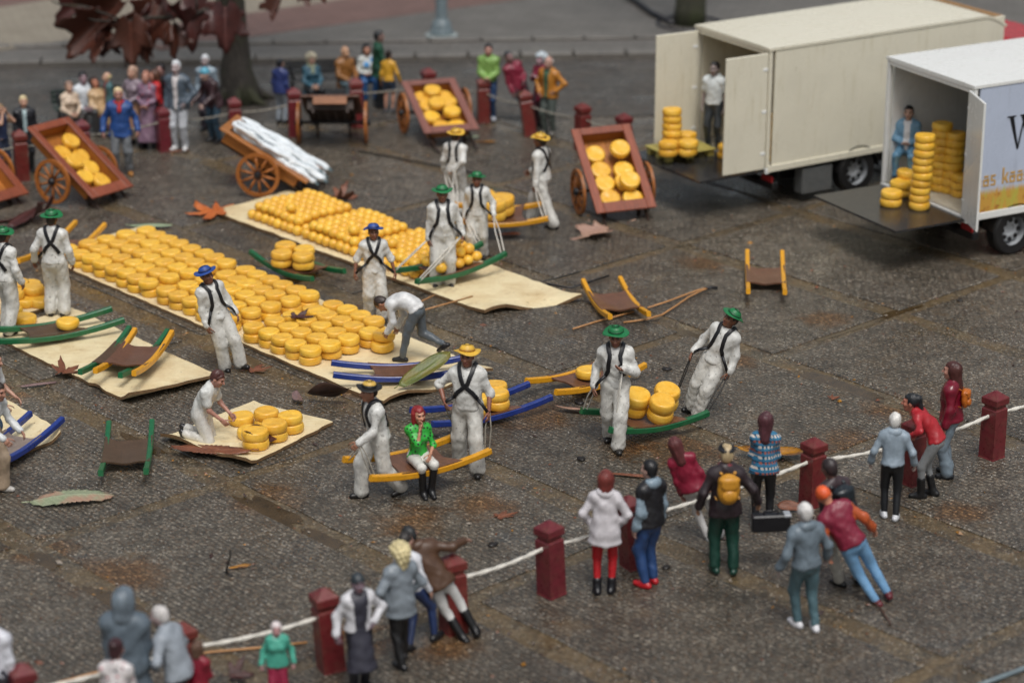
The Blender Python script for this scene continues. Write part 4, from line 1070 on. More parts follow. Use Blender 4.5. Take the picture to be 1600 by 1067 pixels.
board([ST(-5.35, -7.10), ST(-1.10, -7.10), ST(-1.02, -5.38), ST(-5.6, -5.30)], 'cream board carrying two stacked stretchers at the left', .05, n=(34, 16), seed=4,
      curl=lambda u, v: .14 * max(0, (u - .93) / .07) ** 1.3 * (1 - .5 * v) * (1 if u > .93 else 0) + .035 * max(0, math.sin(u * 26)) * max(0, 1 - v * 4) * (u > .6))
board([G(252, 690), G(385, 733), G(521, 665), G(395, 632)], 'small cream board with the kneeling person and six cheeses', .05, n=(18, 16), seed=5,
      curl=lambda u, v: .12 * max(0, (.10 - v) / .10) ** 1.2 * (.7 + .3 * math.sin(u * 8)))
board([G(-120, 700), G(5, 722), G(97, 690), G(12, 630)], 'cream board under the blue stretcher at the left edge', .05, n=(14, 12), seed=6,
      curl=lambda u, v: .12 * max(0, (v - .8) / .2) ** 1.4 * u)
board([ST(-8.9, -6.9), ST(-5.75, -6.95), ST(-5.9, -5.3), ST(-9.0, -5.3)], 'cream board under the loose cheeses at the far left', .05, n=(18, 10), seed=8)

# ------------------------------------------------------------------ the long pile of wheels
Z0 = .066
def pile_wheels():
    secs = [('left', -7.78, 9, 0.0), ('middle', -4.20, 6, .0), ('right', -1.72 - .04, 4, 0.)]
    secs = [('left', -7.74, 8), ('middle', -4.56, 6), ('near', -2.00, 5)]
    dal, dac, ncol = .376, .418, 5
    for name, s0, nal in secs:
        for i in range(nal):
            for j in range(ncol):
                t = -3.93 + dac * j; s = s0 + dal * i + .12 * (j - 2) * .35 + (j % 2) * .0 - j * .045
                if name == 'near' and i == nal - 1 and j >= 4: continue
                edge = j == 0 or i in (0, nal - 1)
                for l in (0, 1):
                    if l == 0 and not (j <= 1 or i >= nal - 2 or i == 0): continue
                    jx = CR.uniform(-.020, .020); jy = CR.uniform(-.020, .020)
                    p = ST(s + jx, t + jy, Z0 + .141 * l)
                    end = i == nal - 1 and j == 0 and name == 'near'
                    lab = f'{"upper" if l else "lower"} cheese wheel {ORD[i]} from left in {["front", "second", "middle", "fourth", "rear"][j]} row of the flat pile\'s {name} block'
                    if end: lab = f'{"upper" if l else "lower"} cheese wheel at the nearest corner of the long flat pile'
                    wheel(T3(p), lab, 'cheese wheels of the long flat pile', sc=.955)
pile_wheels()
for k, (px, py, z) in enumerate(((598, 534, .215), (600, 518, .36), (352, 447, .35), (385, 440, .35), (500, 484, .35))):
    wheel(T3(G(px, py, z) + np.array([0, 0, -.142])), ['cheese wheel tipped up beside the person bending over the pile', 'topmost cheese wheel beside the bending person', 'raised cheese wheel behind the person in blue hat by the pile', 'raised cheese wheel at the rear edge of the left block', 'raised cheese wheel at the rear end of the middle block'][k], 'cheese wheels of the long flat pile')

# ------------------------------------------------------------------ the pile of small round cheeses
def pile_balls():
    D = .205
    for name, s0 in (('far', -7.72), ('middle', -5.95 - .0), ('near', -4.22)):
        na = 8 if name != 'near' else 8; s0 = {'far': -7.70, 'middle': -5.98, 'near': -4.26}[name]
        for l, (n1, n2) in enumerate(((na, 8), (na - 1, 7), )):
            for i in range(n1):
                for j in range(n2):
                    if l == 0 and not (j <= 1 or i >= n1 - 1 or i == 0): continue
                    s = s0 + D * (i + .5 * l); t = .12 + D * (j + .5 * l)
                    s -= .018 * (j - 3)
                    ball(ST(s + CR.uniform(-.007, .007), t + CR.uniform(-.007, .007), Z0 + .105 + l * .155 + (.02 * math.sin(i * .9 + j) if l else 0)), f'{"upper" if l else "lower"} small cheese {ORD[i]} from left in row {["one", "two", "three", "four", "five", "six", "seven", "eight"][j]} of the back pile\'s {name} block', 'small round cheeses of the back pile')
        for q in range(1):   # a few on a third layer
            i = CR.randrange(1, na - 2); j = q
            ball(ST(s0 + D * (i + 1.0), .12 + D * (j + 1.0), Z0 + .105 + .155 * 2 - .005), f'loose small round cheese on top, {ORD[j]} from the front, on the back pile\'s {name} block', 'small round cheeses of the back pile')
pile_balls()

# ------------------------------------------------------------------ stretchers
SM = {}
def stretcher_parts(color, W, L, panel, mat):
    key = (color, round(W, 2), round(L, 2), panel)
    if key in SM: return SM[key]
    rails = []
    for sx in (-1, 1):
        b = MB(); pts = [(sx * W / 2, y, .056 + .12 * abs(2 * y / L) ** 1.8) for y in np.linspace(-L / 2, L / 2, 17)]; b.tube(pts, 1.0, n=8, flat=(.082, .098), up=(0, 0, 1)); rails.append(b.mesh('rail', {'yellow': M_YELLOW, 'green': M_GREEN, 'blue': M_BLUE}[color], True, 35))
    b = MB(); nx, ny = 12, 12; top = []
    for i in range(nx + 1):
        for j in range(ny + 1):
            x = (i / nx * 2 - 1); hl = .42 + .09 * x * x; y = (j / ny * 2 - 1) * hl
            z = .118 + .12 * abs(2 * y / L) ** 1.8 - .045 * (1 - x * x) - .004 + .012 * math.sin(5 * x + y * 3)
            top.append((x * (W / 2 + .03), y, z))
    m = len(top); w_ = ny + 1; F = [(i * w_ + j, (i + 1) * w_ + j, (i + 1) * w_ + j + 1, i * w_ + j + 1) for i in range(nx) for j in range(ny)]
    b.add(top + [(x, y, z - .026) for x, y, z in top], F + [tuple(q + m for q in f[::-1]) for f in F])
    rim = [i * w_ for i in range(nx + 1)] + [nx * w_ + j for j in range(1, w_)] + [i * w_ + ny for i in range(nx - 1, -1, -1)] + [j for j in range(ny - 1, 0, -1)]
    b.f += [(rim[q], rim[q - 1], rim[q - 1] + m, rim[q] + m) for q in range(len(rim))]; b.m += [0] * len(rim)
    SM[key] = rails, b.mesh('panel', mat, True, 40); return SM[key]
def stretcher(pos, yaw, label, color, W=.66, L=2.1, pit=0, roll=0, panel=None, ztip=True):
    """pos gives the height of the rail ends"""
    R = rotm(rad(yaw), rad(pit), rad(roll)); p = np.array(pos, float) - R @ np.array([0, 0, .190])
    o = thing('stretcher', label, 'cheese stretcher', 'wooden cheese stretchers', m4(R, p))
    rails, pm = stretcher_parts(color, W, L, 'p', panel or M_PANEL)
    for r in rails: link('rail', r, o)
    link('panel', pm, o)
    o['_L'] = L; o['_W'] = W
    return o, R, p
def on_str(S_, x, y, z=0.125):
    o, R, p = S_; return m4(R, p + R @ np.array([x, y, z + .12 * abs(2 * y / o['_L']) ** 1.8]))
def rail_end(S_, sx, sy):
    o, R, p = S_; return p + R @ np.array([sx * o['_W'] / 2, sy * (o['_L'] / 2 - .06), .165])
SG = 'cheese wheels on stretchers'
s1 = stretcher((4.56, 42.05, .25), -4.7, 'empty yellow stretcher with brown panel standing alone near the trucks', 'yellow', .64, 2.3)
s2 = stretcher((1.80, 40.63, .25), 12, 'empty yellow stretcher lying among thin rods beside the board end', 'yellow', .68, 1.97)
s3 = stretcher((-1.36, 32.84, .52), 124.8, 'yellow stretcher with a seated woman carried by two men in yellow hats', 'yellow', .73, 2.05, 1.8, -2.7)
s4 = stretcher((2.03, 34.93, .36), 123.1, 'dark green stretcher with three double cheeses carried by two men in green hats', 'green', .76, 1.85, 4, -4)
s5 = stretcher((1.19, 36.85, .27), 132.6, 'yellow stretcher with one single cheese wheel behind the walking man', 'yellow', .68, 2.0, 1.5, 0)
s6 = stretcher((-.47, 35.53, .26), 121.6, 'blue stretcher on the ground loaded with cheeses behind the man in yellow hat', 'blue', .67, 2.15)
s7 = stretcher((-1.79, 37.09, .30), 96.8, 'blue stretcher lying on the board end under a green leaf', 'blue', .58, 2.2, 0, 1)
s8 = stretcher((-3.91, 42.62, .25), 38.8, 'green stretcher on the ground loaded with eight flat cheese wheels', 'green', .70, 2.0)
s9 = stretcher((-1.12, 42.07, .42), 130.2, 'green stretcher heaped with small round cheeses carried by two men', 'green', .67, 2.07, -2.3, -2.6)
s10 = stretcher((-.23, 44.93, .50), 92.4, 'yellow stretcher with three big double cheeses carried at the back', 'yellow', .80, 1.80, 0, -5)
s11 = stretcher((-7.73, 39.03, .31), 117.2, 'green stretcher with a single cheese wheel on the left board', 'green', .65, 2.3, panel=M_PANELD)
s13 = stretcher((-6.32, 37.75, .31), -12.9, 'green stretcher underneath the yellow one on the left board', 'green', .68, 2.15, panel=M_PANELD)
s12 = stretcher((-6.11, 37.42, .43), -10.5, 'yellow stretcher stacked on a green one on the left board', 'yellow', .64, 1.95)
s14 = stretcher((-5.71, 33.81, .25), 5.2, 'empty green stretcher with dark panel alone on the paving at the left', 'green', .65, 1.95, panel=M_PANELD)
s15 = stretcher((-7.54, 33.85, .31), -23.7, 'blue stretcher at the left edge beside two workers', 'blue', .58, 2.24, panel=paint('8a7a70', .35, .3))
s16 = stretcher((-8.33, 43.54, .32), -15.3, 'yellow stretcher behind the man in green hat at the far left', 'yellow', .60, 2.45)
# loads
for k, (x, y) in enumerate(((-.03, -.27), (.17, .06), (-.22, .13), (.02, .42))):
    for l in (0, 1):
        wheel(on_str(s8, x * 1.15, y * .95, .11 + .142 * l), f'{"upper" if l else "lower"} wheel of the {["near", "right", "left", "far"][k]} pair on the green stretcher between the piles', SG)
wheel(on_str(s5, .0, -.02, .10), 'single flat cheese wheel lying on the yellow stretcher', SG)
wheel(on_str(s11, -.05, .05 - .30, .10), 'single flat cheese wheel on the green stretcher at the left', SG)
R_, p_ = s6[1], s6[2]
for k, (x, y) in enumerate(((-.12, -.20), (.16, -.34), (-.14, .2))):
    for l in (0, 1): wheel(on_str(s6, x, y, .10 + .142 * l), f'{"upper" if l else "lower"} wheel of the {["near", "rear", "hidden"][k]} pair on the loaded blue stretcher', SG)
for k, (x, y) in enumerate(((.14, .12), (-.20, -.12), (.10, -.42))):
    for l in (0, 1): wheel(T3(on_str(s4, x, y, .135).translation) @ Matrix.Rotation(.30, 4, 'X') @ Matrix.Rotation(.16, 4, 'Y') @ Matrix.Translation((0, 0, .186 * l)) @ Matrix.Diagonal((1.05, 1.05, 1.28, 1)), f'{"upper" if l else "lower"} wheel of the {["left", "middle", "right"][k]} thick cheese pair on the dark green stretcher', SG)
for k, (x, y) in enumerate(((.20, .30), (.05, -.05), (-.20, .12))):
    wheel(on_str(s10, x, y, .10) @ Matrix.Diagonal((1.18, 1.18, 1.3, 1)), f'lower half of the {["left", "right", "front"][k]} tall cheese on the back yellow stretcher', SG)
    wheel(on_str(s10, x, y, .10 + .182) @ Matrix.Diagonal((1.18, 1.18, 1.3, 1)), f'upper half of the {["left", "right", "front"][k]} tall cheese on the back yellow stretcher', SG)
n = 0
for l, (nx, ny) in enumerate(((3, 5), (2, 4), (1, 2))):
    for i in range(nx):
        for j in range(ny):
            M = on_str(s9, (i - (nx - 1) / 2) * .20, (j - (ny - 1) / 2) * .205 - .05, .20 + .155 * l); ball(M.translation, f'small cheese {ORD[i]} from left, {ORD[j]} along, in {["bottom", "middle", "top"][l]} layer on the carried green stretcher', 'small round cheeses on the green stretcher'); n += 1
# cheeses on the kneeling person's board
BK = 'cheese wheels on the small board'
for k, (px, py, n_) in enumerate(((400, 699, 2), (430, 686, 2), (454, 673, 2), (417, 667, 2), (377, 661, 1), (392, 683, 1))):
    for l in range(n_):
        wheel(T3(G(px, py, Z0) + np.array([0, 0, .142 * l])), ['front', 'middle', 'right', 'rear', 'left', 'half hidden'][k] + (' cheese wheel, ' + ('upper of its pair, ' if l else 'lower of its pair, ') if n_ == 2 else ' single cheese wheel ') + 'on the small board by the kneeling person', BK, sc=1.02)
BL = 'loose cheese wheels at the far left'
for k, (px, py, z) in enumerate(((48, 452, 0), (62, 464, .0), (40, 478, 0), (20, 470, 0), (66, 478, .0), (30, 462, .142), (52, 470, .142), (40, 505, 0), (18, 492, 0), (8, 458, .142), (22, 478, .142))):
    wheel(T3(G(px, py, Z0) + np.array([0, 0, z])), ['rear', 'rear right', 'middle', 'left', 'front right', 'upper left', 'upper right', 'nearest loose', 'front left', 'upper edge', 'upper front'][k] + ' cheese wheel of the loose heap behind the two green hats', BL)

# ------------------------------------------------------------------ handcarts
def cart_wheel(cart, side, x, ya, za, r, Rinv):
    hub = link('wheel', None, cart)
    # an object with rim as the part itself; spokes and hub below it
    bpy.data.objects.remove(hub)
    b = MB(); n = 40; vs = []; prof = [(-.028, r), (.028, r), (.028, r - .075), (-.028, r - .075)]
    for j in range(n):
        a = 2 * math.pi * j / n
        for (xx, rr) in prof: vs.append((xx, rr * math.cos(a), rr * math.sin(a)))
    fs = [(j * 4 + q, j * 4 + (q + 1) % 4, ((j + 1) % n) * 4 + (q + 1) % 4, ((j + 1) % n) * 4 + q) for j in range(n) for q in range(4)]
    b.add(vs, fs); w_ = b.obj('wheel', M_WHEELWOOD, cart); w_.location = (x, ya, za)
    sp = MB(); sp.tube([(0, 0, .05), (0, 0, r * .5), (0, 0, r - .07)], [.024, .030, .020], n=6); sm = sp.mesh('spoke', M_WHEELWOOD, True)
    for k in range(10):
        s = link('spoke', sm, w_); s.rotation_euler = (2 * math.pi * k / 10, 0, 0)
    h = MB(); h.lathe([(0, -.09), (.05, -.09), (.075, -.05), (.085, 0), (.075, .05), (.05, .09), (0, .09)], 16, rotm(0, 0, math.pi / 2)); link('hub', h.mesh('hub', M_BLACK, True, 40), w_)
    return w_
def cart(pos, yaw, pit, roll, label, W=1.22, L=2.06, wood=None, r=.45, inner=None, flip=False):
    R = rotm(rad(yaw), rad(pit), rad(roll)); p = np.array(pos, float); wood = wood or M_CARTWOOD
    o = thing('handcart', label, 'handcart', 'wooden handcarts', m4(R, p))
    bw, dep = .17, .24
    for k, (c, sz) in enumerate((((-W / 2 + bw / 2, 0, -.025), (bw, L, .05)), ((W / 2 - bw / 2, 0, -.025), (bw, L, .05)), ((0, L / 2 - bw / 2, -.026), (W - 2 * bw - .004, bw, .05)), ((0, -L / 2 + bw * .7, -.026), (W - 2 * bw - .004, bw * 1.4, .05)))):
        b = MB(); b.box((0, 0, 0), sz, None, .008); q = link('frame_plank', b.mesh('frame_plank', wood), o); q.location = c
    iw, il = W - 2 * bw + .02, L - 2.4 * bw + .02; yc = bw * .2
    for c, sz in (((-iw / 2 - .012, yc, -.05 - dep / 2), (.024, il, dep)), ((iw / 2 + .012, yc, -.05 - dep / 2), (.024, il, dep)), ((0, yc + il / 2 + .012, -.05 - dep / 2), (iw + .048, .024, dep)), ((0, yc - il / 2 - .012, -.05 - dep / 2), (iw + .048, .024, dep))):
        b = MB(); b.box((0, 0, 0), sz, None, .004); q = link('side_board', b.mesh('side_board', inner or M_CARTPALE), o); q.location = c
    n = 5
    for k in range(n):
        b = MB(); b.box((0, 0, 0), (iw / n - .006, il, .02), None, .003); q = link('floor_board', b.mesh('floor_board', inner or M_CARTPALE), o); q.location = (-iw / 2 + iw / n * (k + .5), yc, -.05 - dep + .008)
    for s in (-1, 1):
        b = MB(); b.box((0, 0, 0), (.07, L * .9, .08), None, .01); q = link('beam', b.mesh('beam', M_DARKWOOD), o); q.location = (s * (iw / 2 - .1), 0, -.05 - dep - .045)
        b = MB(); b.tube([(s * W * .36, -L / 2 + .3, -.2), (s * W * .36, -L / 2 - .25, -.21), (s * W * .34, -L / 2 - .55, -.13)], .028, n=8); b.obj('handle', M_DARKWOOD, o, True)
    za = -.05 - dep - .10; ya = (r - p[2] - R[2, 2] * za) / R[2, 1] if abs(R[2, 1]) > .05 else 0
    ya = float(np.clip(ya, -.6, .6)); b = MB(); b.tube([(-W / 2 - .14, ya, za), (W / 2 + .14, ya, za)], .035, n=8); b.obj('axle', M_BLACK, o, True)
    for s in (-1, 1): cart_wheel(o, s, s * (W / 2 + .10), ya, za, r, None)
    lp_ = p + R @ np.array([0, -L / 2 + .25, -.05 - dep])
    for s in (-1, 1):
        a = np.array([s * .35, -L / 2 + .22, -.3]); wa = p + R @ a
        if wa[2] > .06:
            e = R.T @ (np.array([wa[0], wa[1], .0]) - p); b = MB(); b.tube([a, e], .03, n=6); b.obj('prop', M_DARKWOOD, o, True)
    return o, R, p
def in_cart(C_, x, y, z): o, R, p = C_; return m4(R, p + R @ np.array([x, y, z]))
cB = cart((-8.61, 47.50, .84), 56.1, 35.4, 3, 'tilted red brown handcart with seven cheeses at the far left')
cE = cart((-1.57, 52.15, .70), 17, 19, 0, 'mauve brown handcart of round cheeses by the back rope', wood=mat_wood('mauve_cart_wood', lin('84584e'), 1, .34))
cF = cart((1.99, 46.54, .885), 17, 37.5, -2, 'steeply tilted handcart with two columns of cheeses left of the trucks')
cC = cart((-4.85, 48.14, .84), 78.7, 30.3, 2, 'orange handcart loaded with folded white canvas', wood=M_CARTPALE)
gD = G(520, 224)
cD = cart((gD[0], gD[1] + .1, .86), 181, 27, 0, 'dark handcart seen from behind between two red bollards', W=1.25, L=1.7, wood=mat_wood('dark_red_cart_wood', lin('5c3a28'), 1, .4), inner=M_DARKWOOD)
b = MB(); b.box((0, 0, 0), (.72, .03, .17), None, .01); q = link('tail_board', b.mesh('tail_board', mat_wood('pale_tail_board', lin('9a6440'), 0)), cD[0]); q.location = (0, .87, -.13)
gA = G(-38, 322); cA = cart((gA[0], gA[1] + .3, .80), 50, 35, 0, 'corner of a red brown handcart cut off by the left edge')
CG = 'cheeses in the handcarts'
fl = -.05 - .24 + .022
for k, (x, y) in enumerate(((-.16, .30), (.16, .46), (.20, .12), (-.20, -.04), (.17, -.22), (-.14, -.38), (.17, -.58))):
    wheel(in_cart(cB, x, y, fl + (.142 if k in (1, 3) else .02)), f'{ORD[k]} cheese from the top in the tilted cart at the far left', CG, sc=.98)
for k, (x, y) in enumerate(((-.24, .46), (.24, .42), (-.22, .06), (.24, .0), (-.22, -.26), (.24, -.36), (-.22, -.62), (.24, -.68))):
    wheel(in_cart(cF, x, y, fl + (.20 if k in (1, 5) else .03)), f'{"right" if k % 2 else "left"} cheese in the {ORD[k // 2]} row from the top of the steep cart', CG, sc=1.06)
wheel(in_cart(cF, .20, -.26, fl + .02), 'cheese mostly hidden under the third right one in the steep cart', CG, sc=1.06)
for k, (x, y, z) in enumerate(((-.26, .56, .02), (-.01, .60, .16), (.24, .52, .02), (-.22, .20, .02), (.22, .12, .16), (-.03, .10, .17), (-.24, -.22, .02), (.20, -.27, .17), (-.10, -.60, .02), (.22, -.62, .02))):
    wheel(in_cart(cE, x, y, fl + z), f'{["rear left", "rear middle", "rear right", "left second row", "right second row", "central raised", "left third row", "right third row", "front left", "front right"][k]} cheese in the mauve brown cart', CG, sc=.98)
# folded canvas in the orange cart
M_CANVAS = paint('dde4e8', .55, .25, .15, .5); M_CANVG = paint('6e8288', .5, .3)
oC, RC, pC = cC
for k in range(8):
    r = random.Random(k + 3); x = -.34 + .097 * k; zz = .0 + .10 * (k % 2) + r.uniform(0, .06); yl = r.uniform(-1.20, -.95); yh = r.uniform(.62, .95)
    ys = np.linspace(yl, yh, 7); off = r.uniform(-.12, .12); pts = [np.array([x + off * (y - yl) + r.uniform(-.03, .03), y, zz + r.uniform(-.025, .025)]) for y in ys]
    pr = [rc(pts[i], pts[i + 1], r.uniform(.055, .09), r.uniform(.055, .09), k=.05, sq=(np.array([0, 0, 1.]), .75)) for i in range(6)]
    V, F = surfnet(lambda P: dist(pr, P, .0) + folds(P * np.array([1.3, .45, 1.3]), 600 + k, .022) + folds(P * np.array([2.2, .8, 2.2]), 630 + k, .010), *prim_bounds(pr, .05), .021)
    o = link('folded_canvas', np_mesh('folded_canvas', V, F, [M_CANVAS])); o.matrix_world = m4(RC, pC); tag(o, f'roll of folded white canvas, {ORD[k]} from the near side of the orange cart', 'canvas', 'rolls of white canvas in the orange cart')
    b = MB(); b.tube([pts[0] + np.array([0, -.16, -.02]), pts[0] + np.array([0, .03, 0])], [.028, .040], n=7); b.obj('pole_end', M_CANVG, o, True)

# ------------------------------------------------------------------ trucks

def mat_truck(name, c, stain):
    t = NT(name); v = t.coord(); n = t.noise(v, 1.1, 5, .6, .3); m = t.n('ShaderNodeMapping'); m.inputs['Scale'].default_value = (6, 6, .7); t.l(v, m.inputs['Vector']); st = t.noise(m.outputs[0], 1.6, 5, .7); gr = t.noise(v, 2.3, 6, .7)
    col = t.mix(t.ramp(n, [(.35, 0.), (.75, .5)]), c, mul(c, .82)); col = t.mix(t.ramp(st, [(.54, 0.), (.76, .5)]), col, stain); col = t.mix(t.ramp(gr, [(.66, 0.), (.74, .5)]), col, mul(stain, .7))
    t.set(Base_Color=col, Roughness=t.math('ADD', .10, t.math('MULTIPLY', n, .34)), Normal=t.bump(n, .06, .02)); return t.m
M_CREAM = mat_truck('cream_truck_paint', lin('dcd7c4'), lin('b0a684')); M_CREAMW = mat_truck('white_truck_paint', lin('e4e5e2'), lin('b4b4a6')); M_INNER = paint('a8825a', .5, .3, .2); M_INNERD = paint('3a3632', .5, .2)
M_TYRE = paint('121214', .6, .1); M_RIM = paint('a8acb0', .3, .15); M_CHASSIS = paint('101114', .45, .15); M_LIFT = paint('2c2d30', .22, .25, .3); M_CAB = paint('b02430', .25); M_GLASS = paint('1a2026', .08)
M_SIDE = mat_truck('pale_blue_truck_side', lin('b9c3d6'), lin('98a0b0')); M_GREYP = paint('5c5e5e', .4, .2); M_RED = paint('a01c20', .3)
def serif_W(b, R, o, h, mi=0):
    """capital W with thick and thin strokes and serifs, extruded 6 mm; o = lower left corner on the wall"""
    T = [((.00, 1), (.16, 1), (.40, .0), (.34, .0)), ((.34, .0), (.40, .0), (.58, .94), (.53, .94)), ((.44, 1), (.60, 1), (.84, .0), (.78, .0)), ((.78, .0), (.84, .0), (1.02, .96), (.97, .96)), ((-.08, 1), (.24, 1), (.24, 1.035), (-.08, 1.035)), ((.40, 1.0), (.68, 1.0), (.68, 1.035), (.40, 1.035)), ((.90, .965), (1.10, .965), (1.10, 1.035), (.90, 1.035))]
    for k, q in enumerate(T): b.prism([(x * h, y * h) for x, y in q], 0, .006 + k * .0004, R, o, mi)
FONT5 = {'k': [((0, 0), (.2, 0), (.2, 1.5), (0, 1.5)), ((.2, .42), (.55, 1), (.78, 1), (.3, .3)), ((.3, .52), (.48, .62), (.8, 0), (.56, 0))],
         'a': [((.52, 0), (.72, 0), (.72, .72), (.52, .72)), ((.08, .82), (.6, .82), (.68, 1), (.12, 1)), ((.02, .0), (.5, 0), (.5, .17), (.02, .17)), ((.0, .17), (.19, .17), (.19, .5), (.0, .5)), ((.0, .5), (.5, .5), (.5, .66), (.0, .66))],
         's': [((.02, 0), (.62, 0), (.62, .17), (.02, .17)), ((.45, .17), (.63, .17), (.63, .5), (.45, .5)), ((.04, .42), (.45, .42), (.45, .58), (.04, .58)), ((.02, .5), (.2, .5), (.2, .85), (.02, .85)), ((.04, .84), (.6, .84), (.6, 1), (.04, 1))]}
def truck(pos, yaw, w, h, L, label, side_mat, roof_mat, wall_mat, doors, wheels, cabinet=True, interior=None, cab_label=None):
    """pos = rear right lower corner of the box; box runs along +x (forward), y to the left"""
    R = rotm(rad(yaw)); o = thing('box_truck', label, 'truck', 'delivery trucks with open rear doors', m4(R, np.array(pos)))
    zb = pos[2]
    def bx(name, c, sz, mat, ch=.012, par=o, loc=None):
        b = MB(); b.box((0, 0, 0), sz, None, ch); q = link(name, b.mesh(name, mat), par); q.location = c; return q
    t = .05
    bx('floor', (L / 2, w / 2, -.05), (L, w, .10), paint('c8c4b4', .35, .4), .01)
    bx('side_panel', (L / 2 + .05, t / 2, h / 2 + .002), (L - .1, t, h - .006), side_mat, .008)
    bx('side_panel', (L / 2 + .05, w - t / 2, h / 2 + .002), (L - .1, t, h - .006), wall_mat, .008)
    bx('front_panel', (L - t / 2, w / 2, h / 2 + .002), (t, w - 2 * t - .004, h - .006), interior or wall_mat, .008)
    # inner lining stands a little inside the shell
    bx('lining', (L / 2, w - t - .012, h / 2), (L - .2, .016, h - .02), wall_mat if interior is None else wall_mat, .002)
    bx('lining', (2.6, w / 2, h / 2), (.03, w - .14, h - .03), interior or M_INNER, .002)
    # roof with slightly rounded leading edge
    b = MB(); b.tube([(x, w / 2, h + .035 - (.0 if x < L - .6 else .22 * ((x - L + .6) / .6) ** 2)) for x in np.concatenate([np.linspace(-.06, L - .6, 6), np.linspace(L - .5, L + .04, 6)])], 1.0, n=8, flat=(w + .10, .075), up=(0, 0, 1))
    b.obj('roof', roof_mat, o, True, 30)
    for yy in (.045, w - .045): bx('corner_post', (-.001, yy, h / 2), (.09, .092, h - .01), roof_mat, .015)
    bx('sill', (.0, w / 2, -.06), (.10, w + .02, .12), M_CREAMW, .012)
    bx('header', (.0, w / 2, h - .045), (.092, w - .19, .088), roof_mat, .01)
    bx('lower_rail', (L / 2, -.012, -.02), (L, .03, .13), roof_mat, .008)
    # doors: (hinge y, opening direction angle in the truck frame, width)
    for hy, ang, dw in doors:
        d = np.array([math.cos(rad(ang)), math.sin(rad(ang)), 0]); b = MB(); b.box((0, 0, 0), (dw, .045, h - .02), rotm(rad(ang)), .012)
        q = link('door', b.mesh('door', M_CREAMW if wall_mat is M_CREAMW else M_CREAM), o); q.location = tuple(np.array([-.07, hy, h / 2 - .02]) + d * dw / 2)
        for zz in (-h * .36, 0, h * .36): hb = MB(); hb.box(-d * (dw / 2 - .06) + np.array([0, 0, zz]), (.12, .06, .07), rotm(rad(ang)), .01); link('hinge', hb.mesh('hinge', M_CREAMW), q)
    # chassis, tail lift, lights
    bx('chassis', (L / 2 + .5, w / 2, -.32), (L - .4, w * .55, .34), M_CHASSIS, .02)
    bx('bumper', (.25, w / 2, -.42), (.14, w - .1, .16), M_CHASSIS, .02)
    for yy in (.22, w - .22): bx('tail_light', (.165, yy, -.28), (.03, .34, .12), M_RED, .01)
    b = MB(); b.prism([(-1.62, .03), (-.06, .03), (-.06, w - .03), (-1.62, w - .03)], -.075, -.035); b.obj('tail_lift', M_LIFT, o)
    for yy in (.6, w - .6): b = MB(); b.tube([(.5, yy, -.48), (-.1, yy, -.30), (-.5, yy, -.09)], .045, n=8); b.obj('lift_arm', M_CHASSIS, o, True)
    if cabinet: bx('side_locker', (1.28, .16, -.43), (.75, .28, .52), M_GREYP, .02)
    r = zb * .5 if False else .46
    for wx in wheels:
        for yy, sg in ((.16, -1), (w - .16, 1)):
            b = MB(); A = rotm(0, rad(90)) ; b.lathe([(r * .60, -.14), (r * .92, -.145), (r, -.11), (r, .11), (r * .92, .145), (r * .60, .14)], 36, A); ty = b.obj('wheel', M_TYRE, o, True, 40); ty.location = (wx, yy, r - zb)
            rb = MB(); rb.lathe([(.0, -.03), (r * .22, -.03), (r * .26, .02), (r * .5, .0), (r * .56, -.10), (r * .62, -.12), (r * .62, .10)][::-1], 36, rotm(0, rad(90) * -sg * -1 if sg > 0 else rad(90)));
            rm = link('rim', rb.mesh('rim', M_RIM, True, 40), ty); 
            for q in range(8):
                an = 2 * math.pi * q / 8; hb = MB(); hb.lathe([(0, -.012), (.045, -.012), (.045, .012), (0, .012)], 10, rotm(0, rad(90)), (r * .40 * math.cos(an), sg * .02, r * .40 * math.sin(an))); link('vent_hole', hb.mesh('vent_hole', M_TYRE), ty)
            gb = MB(); pts = [(wx + (r + .07) * math.cos(a), yy, r - zb + (r + .07) * math.sin(a)) for a in np.linspace(.1, math.pi - .1, 12)]; gb.tube(pts, 1.0, n=4, flat=(.34, .02), up=[(math.cos(a), 0, math.sin(a)) for a in np.linspace(.1, math.pi - .1, 12)]); gb.obj('mudguard', M_CHASSIS, o)
    # cab
    b = MB(); ch = h * .79; prof = [(0, -.5), (1.9, -.5), (1.98, .3), (1.75, ch - .5), (1.45, ch - .12), (.1, ch - .05), (0, ch - .15)]
    n = len(prof); vs = [(L + .22 + x, .10, z) for x, z in prof] + [(L + .22 + x, w - .10, z) for x, z in prof]
    b.add(vs, [tuple(range(n)), tuple(range(n, 2 * n))[::-1]] + [(k, n + k, n + (k + 1) % n, (k + 1) % n) for k in range(n)]); cb = b.obj('cab', M_CAB, o)
    b = MB(); b.box((L + .22 + 1.88, w / 2, .75), (.03, w - .5, .75), rotm(0, 0, rad(-14)), .02); b.obj('windscreen', M_GLASS, o)
    for yy in (.09, w - .09): b = MB(); b.box((L + 1.3, yy, .75), (.8, .03, .6), None, .02); b.obj('side_window', M_GLASS, o)
    for yy in (.2, w - .2): b = MB(); A = rotm(0, rad(90)); b.lathe([(0, -.14), (r * .92, -.145), (r, -.11), (r, .11), (r * .92, .145), (0, .14)], 30, A); ty = b.obj('wheel', M_TYRE, o, True, 40); ty.location = (L + 1.2, yy, r - zb)
    return o, R, np.array(pos)
t1 = truck((5.01, 46.52, .876), 31.9, 2.45, 2.33, 6.0, 'cream box truck with two open rear doors and lowered tail lift', M_CREAM, M_CREAM, M_CREAM,
           [(2.33, 176, .97), (.03, 178, .98)], (2.3,), True, M_INNER)
